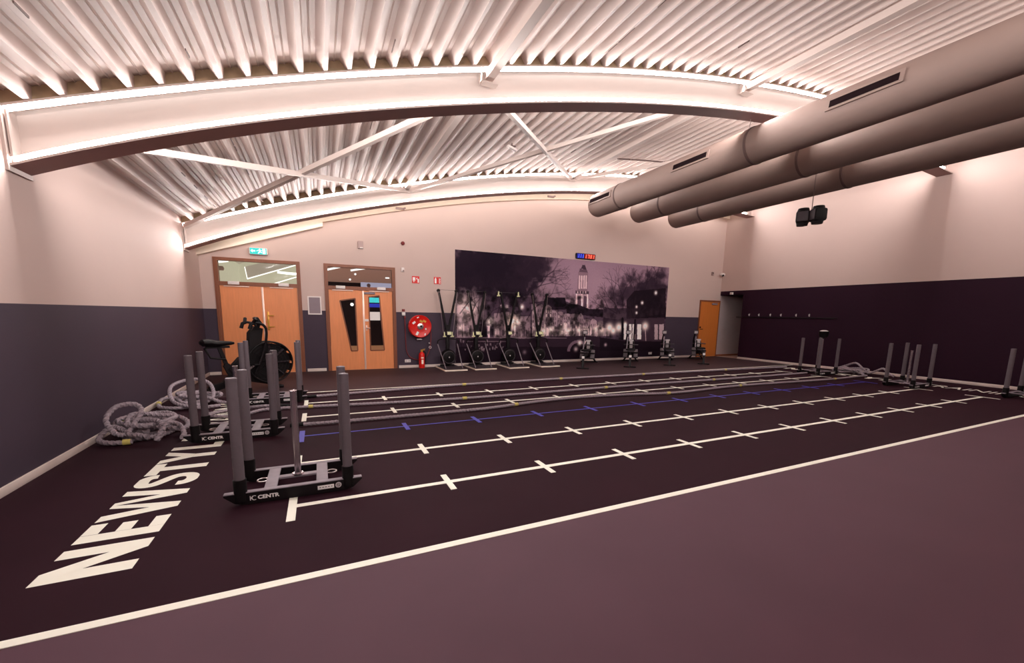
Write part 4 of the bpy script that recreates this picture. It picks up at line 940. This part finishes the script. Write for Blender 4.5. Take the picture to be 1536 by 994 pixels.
# ------------------------------------------------------------------ ski ergometers
def make_ski(label, handles_up=False):
    t = thing('ski_machine', label, 'ski machine', (0, 0, 0), 0, 'ski machines in front of the mural')
    # base platform: front edge at y=-0.80, column near y=0
    q = MB(); q.rbox((0, -0.27, 0.018), (0.60, 1.08, 0.03), 0.006); bp = q.build('base_platform', 'darkgrey', t)
    q = MB(); q.b2(-0.305, 0.305, -0.828, -0.80, 0.0, 0.034); q.b2(-0.318, -0.296, -0.82, 0.2, 0.0, 0.034); q.build('edge_trim', 'cream', bp)
    q = MB(); q.rbox((0, 0.02, 0.58), (0.10, 0.10, 1.1), 0.02); q.prism([(-0.05, 1.05), (0.05, 1.05), (0.075, 1.2), (-0.075, 1.2)], -0.03, 0.07); q.rbox((0, 0.06, 0.05), (0.4, 0.12, 0.06), 0.01); q.build('column', 'blackm', t)
    q = MB(); c = (0, -0.05, 0.30)
    q.lathe([(0.02, -0.09), (0.14, -0.085), (0.185, -0.06), (0.215, -0.02), (0.215, 0.05), (0.17, 0.09)], c, 'y', 36)
    for R_ in (0.06, 0.1, 0.135): q.ring(R_, 0.004, (c[0], c[1]-0.094+0.02*(R_ > 0.12), c[2]), 'y', 36, 6)
    for k in range(16):
        a = 2*PI*k/16; q.cyl((c[0]+0.03*math.cos(a), c[1]-0.094, c[2]+0.03*math.sin(a)), (c[0]+0.165*math.cos(a), c[1]-0.072, c[2]+0.165*math.sin(a)), 0.003, 6)
    fl = q.build('flywheel_cage', 'black', t)
    q = MB(); q.lathe([(0.02, -0.1), (0.012, -0.106)], c, 'y', 16); q.build('hub_cap', 'silver', fl)
    q = MB(); q.ring(0.17, 0.010, (0, -0.125, 0.30), 'y', 36, 8, 0); q.build('cage_rim', 'darkgrey', fl)
    q = MB(); q.rbox((0.02, -0.07, 0.965), (0.14, 0.04, 0.12), 0.01, Matrix.Rotation(-0.25, 3, 'X')); q.rbox((0, -0.03, 0.95), (0.04, 0.06, 0.04), 0.005); mo = q.build('monitor', 'darkgrey', t)
    q = MB(); q.box((0.02, -0.092, 0.968), (0.11, 0.003, 0.085), Matrix.Rotation(-0.25, 3, 'X')); q.build('screen', 'greenish', mo)
    for s in (-1, 1):
        q = MB(); a = Vector((s*0.035, 0.02, 1.08)); b = Vector((s*0.255, 0.0, 2.13)); q.bar(a, b, 0.052, 0.055, up=Vector((0, 1, 0))); ar = q.build('mast_arm', 'blackm', t)
        q = MB(); q.lathe([(0.04, -0.04), (0.045, -0.02), (0.045, 0.03), (0.04, 0.04)], (s*0.255, 0, 2.13), 'y', 16); q.build('pulley_cap', 'black', ar)
        hx = (s*0.11, -0.06, 0.93) if not handles_up else (s*0.30+(-0.06 if s < 0 else -0.02), -0.06, 2.10)
        q = MB()
        if handles_up: q.cyl((s*0.255, -0.05, 2.13), (hx[0], -0.06, hx[2]+0.06), 0.004, 6)
        else: q.cyl((s*0.262, -0.05, 2.10), (s*0.14, -0.06, 0.98), 0.004, 6)
        q.build('drive_cord', 'steel', t)
        q = MB(); q.tube([(hx[0], hx[1], hx[2]+0.075), (hx[0], hx[1], hx[2]+0.02), (hx[0]-s*0.0, hx[1], hx[2]-0.05)], [0.014, 0.02, 0.022], 12); q.tube([(hx[0]-0.045, hx[1], hx[2]-0.055), (hx[0]+0.045, hx[1]-0.01, hx[2]-0.05)], 0.018, 10); q.build('pull_handle', 'greenish', t)
        q = MB(); q.cyl((s*0.235+0.02, -0.56, 0.035), (s*0.285, 0.02, 0.66), 0.013, 10); q.build('support_strut', 'greyworn', t)
    q = MB(); q.tube(catmull([(-0.30, -0.02, 0.68), (-0.29, -0.04, 0.76), (-0.2, -0.05, 0.80), (0, 0.0, 0.81), (0.2, -0.05, 0.80), (0.29, -0.04, 0.76), (0.30, -0.02, 0.66)], 0.04), 0.016, 8); q.build('hoop_bar', 'black', t)
    q = MB(); q.tube(catmull([(-0.255, -0.03, 2.15), (0, -0.05, 2.145), (0.255, -0.03, 2.15)], 0.05), 0.004, 6); q.build('top_cord', 'darkgrey', t)
    return t
ski = make_ski('leftmost ski machine, half in front of the plain wall by the hose reel')
ski.location = (3.27, 7.84, 0)
dup(ski, (4.12, 7.84, 0), 0, 'second ski machine from the left, before the mural street lamp')
ski3 = make_ski('third ski machine from the left, its handles pulled up to the mast tops', True); ski3.location = (5.14, 7.84, 0)
dup(ski, (6.17, 7.84, 0), 0, 'rightmost ski machine, next to the rowing machines')

# ------------------------------------------------------------------ rowing machines (origin at the rear foot, +y towards flywheel)
def make_rower(label):
    t = thing('rowing_machine', label, 'rowing machine', (0, 0, 0), 0, 'rowing machines by the back wall')
    q = MB(); q.rbox((0, 0, 0.02), (0.36, 0.05, 0.035), 0.01); q.build('rear_foot', 'black', t)
    q = MB(); q.bar((0, 0, 0.03), (0, 0.1, 0.33), 0.06, 0.05, up=Vector((0, 1, 0))); q.build('rear_leg', 'blackm', t)
    q = MB(); q.bar((0, 0.05, 0.345), (0, 1.25, 0.32), 0.055, 0.08); q.b2(-0.012, 0.012, 0.05, 1.25, 0.37, 0.39); q.build('rail', 'blackm', t)
    q = MB(); q.rbox((0, 0.85, 0.475), (0.30, 0.22, 0.05), 0.02); st = q.build('seat', 'black', t)
    q = MB(); q.rbox((0, 0.85, 0.425), (0.16, 0.18, 0.05), 0.01); q.build('seat_carriage', 'darkgrey', st)
    q = MB(); q.rbox((0, 0.045, 0.33), (0.075, 0.012, 0.07), 0.004); q.build('end_sticker', 'label_white', t)
    for s in (-1, 1):
        q = MB(); q.rbox((s*0.16, 1.2, 0.33), (0.13, 0.05, 0.30), 0.015, Matrix.Rotation(-0.6, 3, 'X')); ft = q.build('foot_plate', 'footgrey', t)
        q = MB(); q.rbox((s*0.16, 1.16, 0.36), (0.16, 0.02, 0.04), 0.004, Matrix.Rotation(-0.6, 3, 'X')); q.build('foot_strap', 'black', ft)
    q = MB(); q.bar((-0.24, 1.2, 0.19), (0.24, 1.2, 0.19), 0.06, 0.035); q.build('foot_axle', 'darkgrey', t)
    q = MB(); c = (0, 1.68, 0.46); q.lathe([(0.05, -0.12), (0.22, -0.11), (0.26, -0.06), (0.265, 0.0), (0.26, 0.06), (0.22, 0.11), (0.05, 0.12)], c, 'x', 36); fw = q.build('flywheel_housing', 'black', t)
    q = MB(); q.rbox((0.0, 1.39, 0.60), (0.10, 0.06, 0.24), 0.02, Matrix.Rotation(0.2, 3, 'X')); q.rbox((0, 1.385, 0.735), (0.15, 0.06, 0.05), 0.015); q.build('front_plate', 'silver', fw)
    q = MB(); q.bar((0, 1.25, 0.3), (0, 1.68, 0.4), 0.09, 0.14); q.build('main_frame', 'blackm', t)
    q = MB(); q.bar((-0.05, 1.62, 0.3), (-0.22, 1.86, 0.02), 0.05, 0.04, up=Vector((0, 1, 0))); q.bar((0.05, 1.62, 0.3), (0.22, 1.86, 0.02), 0.05, 0.04, up=Vector((0, 1, 0))); q.rbox((0, 1.87, 0.02), (0.56, 0.05, 0.035), 0.01); q.build('front_leg', 'blackm', t)
    q = MB(); q.tube(catmull([(-0.14, 1.62, 0.42), (-0.16, 1.5, 0.72), (-0.13, 1.4, 0.98)], 0.05), 0.022, 10); q.build('monitor_arm', 'blackm', t)
    q = MB(); q.rbox((-0.11, 1.37, 1.0), (0.15, 0.05, 0.13), 0.012, Matrix.Rotation(0.2, 3, 'X')); mo = q.build('monitor', 'darkgrey', t)
    q = MB(); q.box((-0.11, 1.343, 0.998), (0.11, 0.004, 0.085), Matrix.Rotation(0.2, 3, 'X')); q.build('screen', 'silver', mo)
    q = MB(); q.tube(catmull([(-0.22, 1.3, 0.60), (-0.1, 1.27, 0.61), (0.1, 1.27, 0.61), (0.22, 1.3, 0.60)], 0.05), 0.017, 8); q.build('row_handle', 'darkgrey', t)
    q = MB(); q.bar((-0.13, 1.15, 0.48), (-0.11, 1.32, 0.85), 0.03, 0.02, up=Vector((0, 1, 0))); q.build('cord_guard', 'greyworn', t)
    return t
row = make_rower('leftmost rowing machine, in front of the bridge arch of the mural')
A0 = -math.radians(41)
row.location = (6.81, 6.33, 0); row.rotation_euler = (0, 0, A0)
dup(row, (8.42, 6.20, 0), A0, 'second rowing machine from the left, in front of the mural shop fronts')
dup(row, (9.98, 6.16, 0), A0, 'third rowing machine from the left, at the right edge of the mural')
dup(row, (11.44, 6.12, 0), A0, 'rightmost rowing machine, beside the single orange door')

# ------------------------------------------------------------------ fan bike
def make_bike():
    t = thing('fan_bike', 'black fan bike with large round fan cage at the left double door', 'exercise bike', (-1.30, 5.83, 0), math.radians(24))
    for x in (-0.60, 0.50):
        q = MB(); q.rbox((x, 0, 0.035), (0.07, 0.55, 0.05), 0.015)
        for y in (-0.27, 0.27): q.cyl((x-0.04, y, 0.03), (x+0.04, y, 0.03), 0.03, 14)
        q.build('floor_foot', 'black', t)
    q = MB(); q.bar((-0.62, 0, 0.06), (0.0, 0, 0.24), 0.10, 0.12); q.prism([(-0.55, 0.04), (0.05, 0.12), (0.05, 0.34), (-0.25, 0.34)], -0.05, 0.05); q.bar((0.0, 0, 0.2), (0.52, 0, 0.06), 0.08, 0.09); q.bar((-0.22, 0, 0.20), (-0.33, 0, 0.5), 0.08, 0.1, up=Vector((1, 0, 0))); q.bar((0.02, 0, 0.25), (0.18, 0, 0.95), 0.12, 0.12, up=Vector((1, 0, 0))); q.build('main_frame', 'blackm', t)
    # shroud (chain cover) teardrop
    q = MB(); q.prism([(-0.30, 0.42), (-0.12, 0.62), (0.10, 0.66), (0.25, 0.55), (0.25, 0.25), (0.05, 0.18), (-0.20, 0.22)], -0.07, 0.07); q.build('chain_cover', 'black', t)
    # fan cage
    q = MB(); c = (0.40, 0, 0.50)
    q.ring(0.40, 0.016, (c[0], -0.11, c[2]), 'y', 48, 8); q.ring(0.40, 0.016, (c[0], 0.11, c[2]), 'y', 48, 8)
    vs = []
    for k in range(48):
        a = 2*PI*k/48; vs += [(c[0]+0.40*math.cos(a), -0.11, c[2]+0.40*math.sin(a)), (c[0]+0.40*math.cos(a), 0.11, c[2]+0.40*math.sin(a))]
    q.add(vs, [(2*k, 2*k+1, (2*k+3) % 96, (2*k+2) % 96) for k in range(48) if k % 4 != 3])
    for y in (-0.12, 0.12):
        for R_ in (0.1, 0.16, 0.22, 0.28, 0.34): q.ring(R_, 0.005, (c[0], y, c[2]), 'y', 40, 5)
        for k in range(10):
            a = 2*PI*k/10; q.cyl((c[0], y, c[2]), (c[0]+0.4*math.cos(a), y, c[2]+0.4*math.sin(a)), 0.005, 6)
    fan = q.build('fan_cage', 'black', t)
    q = MB()
    for k in range(8):
        a = 2*PI*k/8; d = Vector((math.cos(a), 0, math.sin(a))); s = Vector((-d.z, 0, d.x))
        p = Vector(c); q.add([p+d*0.06-s*0.02+Vector((0, -0.05, 0)), p+d*0.06+s*0.02+Vector((0, 0.05, 0)), p+d*0.36+s*0.06+Vector((0, 0.07, 0)), p+d*0.36-s*0.02+Vector((0, -0.07, 0))], [(0, 1, 2, 3)])
    q.lathe([(0.07, -0.1), (0.07, 0.1)], c, 'y', 20); q.build('fan_blades', 'darkgrey', fan)
    q = MB(); q.lathe([(0.37, -0.02), (0.37, 0.02)], c, 'y', 40); q.build('fan_shroud', 'black', fan)
    # seat
    q = MB(); q.bar((-0.30, 0, 0.42), (-0.42, 0, 0.84), 0.05, 0.06, up=Vector((1, 0, 0))); q.bar((-0.62, 0, 0.83), (-0.25, 0, 0.83), 0.05, 0.04); q.tube([(-0.33, -0.03, 0.60), (-0.56, -0.03, 0.64), (-0.64, 0, 0.82)], 0.018, 8); q.build('seat_post', 'blackm', t)
    q = MB(); n = 12; vs = []; secs = [(-0.70, 0.06, 0.03), (-0.66, 0.14, 0.065), (-0.56, 0.15, 0.07), (-0.45, 0.11, 0.055), (-0.34, 0.055, 0.045), (-0.22, 0.035, 0.035), (-0.17, 0.02, 0.02)]
    for (x, w, h) in secs:
        for k in range(n): a = 2*PI*k/n; vs.append((x, w*math.cos(a), 0.895+0.02*(x < -0.5)+h*math.sin(a)))
    fs = [(i*n+k, i*n+(k+1) % n, (i+1)*n+(k+1) % n, (i+1)*n+k) for i in range(len(secs)-1) for k in range(n)]+[list(range(n)), [(len(secs)-1)*n+k for k in range(n)]]
    q.add(vs, fs, 0, True); q.build('saddle', 'black', t)
    # neck and console
    q = MB(); q.prism([(-0.02, 0.60), (0.26, 0.60), (0.27, 0.9), (0.31, 1.16), (0.17, 1.21), (0.07, 1.08), (0.05, 0.85)], -0.08, 0.08); q.build('neck_cover', 'black', t)
    q = MB(); q.rbox((0.25, 0, 1.30), (0.05, 0.22, 0.17), 0.015, Matrix.Rotation(-0.5, 3, 'Y')); q.bar((0.24, 0, 1.17), (0.27, 0, 1.26), 0.05, 0.05, up=Vector((1, 0, 0))); q.build('console', 'black', t)
    for s in (-1, 1):
        q = MB(); q.tube(catmull([(0.10, s*0.14, 0.30), (0.27, s*0.18, 0.75), (0.32, s*0.22, 1.10), (0.26, s*0.24, 1.24), (0.11, s*0.24, 1.28)], 0.05), 0.024, 10); ar = q.build('swing_arm', 'blackm', t)
        q = MB(); q.tube([(0.12, s*0.24, 1.28), (0.06, s*0.24, 1.25), (0.03, s*0.24, 1.16)], 0.034, 10); q.tube([(0.10, s*0.24, 1.28), (0.13, s*0.3, 1.35)], 0.03, 10); q.build('hand_grip', 'black', ar)
        q = MB(); q.bar((0.0, s*0.10, 0.38), (-0.10 if s > 0 else 0.12, s*0.12, 0.28 if s > 0 else 0.48), 0.03, 0.02, up=Vector((0, 1, 0))); cr = q.build('crank_arm', 'steel', t)
        px_, pz_ = (-0.10, 0.28) if s > 0 else (0.12, 0.48)
        q = MB(); q.rbox((px_, s*0.19, pz_), (0.10, 0.10, 0.03), 0.008); q.build('pedal', 'black', cr)
    q = MB(); q.rbox((0.03, -0.076, 0.44), (0.14, 0.006, 0.03), 0.002); q.build('decal', 'darkgrey', t)
    return t
make_bike()

# ------------------------------------------------------------------ ducts
DZ, DR = 4.64, 0.315
def make_duct(x, label, grilles, wires):
    t = thing('air_duct', label, 'air duct', (x, 6.9, DZ))
    prof = [(0.02, 0.0), (0.2, -0.01), (0.29, -0.05), (DR, -0.11)]+[(DR, -0.11-(i+1)*0.5) for i in range(28)]
    q = MB(); q.lathe([(r, y) for r, y in prof], (0, 0, 0), 'y', 48); q.build('tube', 'duct', t)
    for yb in (5.70, 2.03, -1.65):
        q = MB(); q.lathe([(DR+0.001, -0.025), (DR+0.010, -0.02), (DR+0.010, 0.02), (DR+0.001, 0.025)], (0, yb-6.9, 0), 'y', 48); q.build('seam_band', 'seam', t)
    for (y0, y1) in grilles:
        a = math.radians(193); d = Vector((math.cos(a), 0, math.sin(-a))); d = Vector((-0.985, 0, 0.17))
        up = Vector((0.17, 0, 0.985))
        q = MB(); c = d*(DR+0.004); rot = Matrix(((d.x, 0, up.x), (0, 1, 0), (d.z, 0, up.z)))
        q.box((c.x, (y0+y1)/2-6.9, c.z), (0.02, y1-y0+0.10, 0.17), rot); fr = q.build('grille_frame', 'duct', t)
        q = MB(); c = d*(DR+0.012); q.box((c.x, (y0+y1)/2-6.9, c.z), (0.012, y1-y0, 0.10), rot); q.build('grille_slot', 'slot', fr)
    if wires:
        q = MB()
        for yb in (5.70, 2.03):
            for dx in (-0.2, 0.2): q.cyl((dx, yb-6.9, math.sqrt(DR**2-0.04)), (dx, yb-6.9, zr(x+dx)-DZ), 0.005, 6)
        q.build('hanger_wire', 'steel', t)
    return t
make_duct(7.41, 'long grey fabric air duct under the ceiling, leftmost and with black grilles', [(5.86, 6.72), (2.83, 3.68), (-0.18, 0.65)], True)
make_duct(8.93, 'long grey fabric air duct under the ceiling, middle one of the three', [], True)
make_duct(10.45, 'long grey fabric air duct under the ceiling, nearest the right wall', [], True)
t = thing('ceiling_rail', 'thin dark rail under the roof deck above the duct ends', 'rail', (7.2, 5.72, zr(7.2)-0.03))
q = MB(); o = Vector((7.2, 5.72, zr(7.2)-0.03))
pts = [Vector((x, 5.72, zr(x)-0.02))-o for x in np.linspace(7.2, 9.4, 10)]
q.tube(pts, 0.018, 8); q.build('rail', 'seam', t)

# hanging speaker between the ducts
t = thing('hanging_speaker', 'black twin speaker hanging on a wire below the grey ducts', 'speaker', (9.70, 2.26, 3.56))
for k, (dx, dy, rz) in enumerate(((-0.03, 0.15, 0.5), (0.03, -0.12, -0.45))):
    q = MB(); R3 = Matrix.Rotation(rz, 3, 'Z'); q.rbox((dx, dy, 0.15), (0.26, 0.25, 0.27), 0.05, R3); q.lathe([(0.10, -0.05), (0.11, 0.0), (0.11, 0.28), (0.1, 0.31)], (dx, dy, 0.02), 'z', 20); cb = q.build('cabinet', 'black', t)
    q = MB(); p = R3 @ Vector((-0.135, 0, 0)); q.rbox((dx+p.x, dy+p.y, 0.15), (0.012, 0.2, 0.2), 0.004, R3); q.build('grille', 'darkgrey', cb)
q = MB(); q.cyl((0, 0, 0.15), (0, 0, zr(9.7)-3.56), 0.008, 8); q.build('hanging_wire', 'seam', t)

# small detector under the roof between the beams
c = (3.75, 4.75); zc = zr(c[0])
t = thing('ceiling_detector', 'small white detector hanging under the roof between the arched beams', 'detector', (c[0], c[1], zc-0.12))
q = MB(); q.rbox((0, 0, 0.03), (0.28, 0.06, 0.05), 0.01, Matrix.Rotation(0.5, 3, 'Z')); q.build('body', 'white', t)
q = MB(); q.cyl((0, 0, 0.05), (0, 0, 0.125), 0.012, 8); q.rbox((0.03, 0.02, 0.08), (0.12, 0.05, 0.02), 0.005); q.build('bracket', 'seam', t)

# chalk stand by the right wall
t = thing('chalk_stand', 'black chalk bowl with white chalk on a stand by the dark right wall', 'chalk stand', (13.85, 3.93, 0))
q = MB(); q.lathe([(0.22, 0), (0.22, 0.015), (0.05, 0.03), (0.03, 0.05)], (0, 0, 0), 'z', 24); q.build('base', 'black', t)
q = MB(); q.cyl((0, 0, 0.03), (0, 0, 0.98), 0.025, 12); q.build('pole', 'blackm', t)
q = MB(); q.lathe([(0.05, 0.98), (0.10, 1.0), (0.12, 1.06), (0.13, 1.16), (0.138, 1.172), (0.12, 1.168), (0.10, 1.12)], (0, 0, 0), 'z', 24); bw = q.build('bowl', 'black', t)
q = MB(); q.lathe([(0.115, 1.15), (0.10, 1.185), (0.06, 1.2), (0.01, 1.205)], (0, 0, 0), 'z', 20); q.build('chalk_fill', 'chalk', bw)

# ------------------------------------------------------------------ world and view
w = bpy.data.worlds.new('world'); scene.world = w; w.use_nodes = True
w.node_tree.nodes['Background'].inputs['Color'].default_value = (0.02, 0.018, 0.02, 1)
w.node_tree.nodes['Background'].inputs['Strength'].default_value = 0.3
scene.view_settings.view_transform = 'Standard'
scene.view_settings.look = 'None'
scene.view_settings.exposure = 0.14
try:
    scene.cycles.use_denoising = True; scene.cycles.max_bounces = 10; scene.cycles.diffuse_bounces = 6; scene.cycles.sample_clamp_indirect = 4.0
except Exception: pass
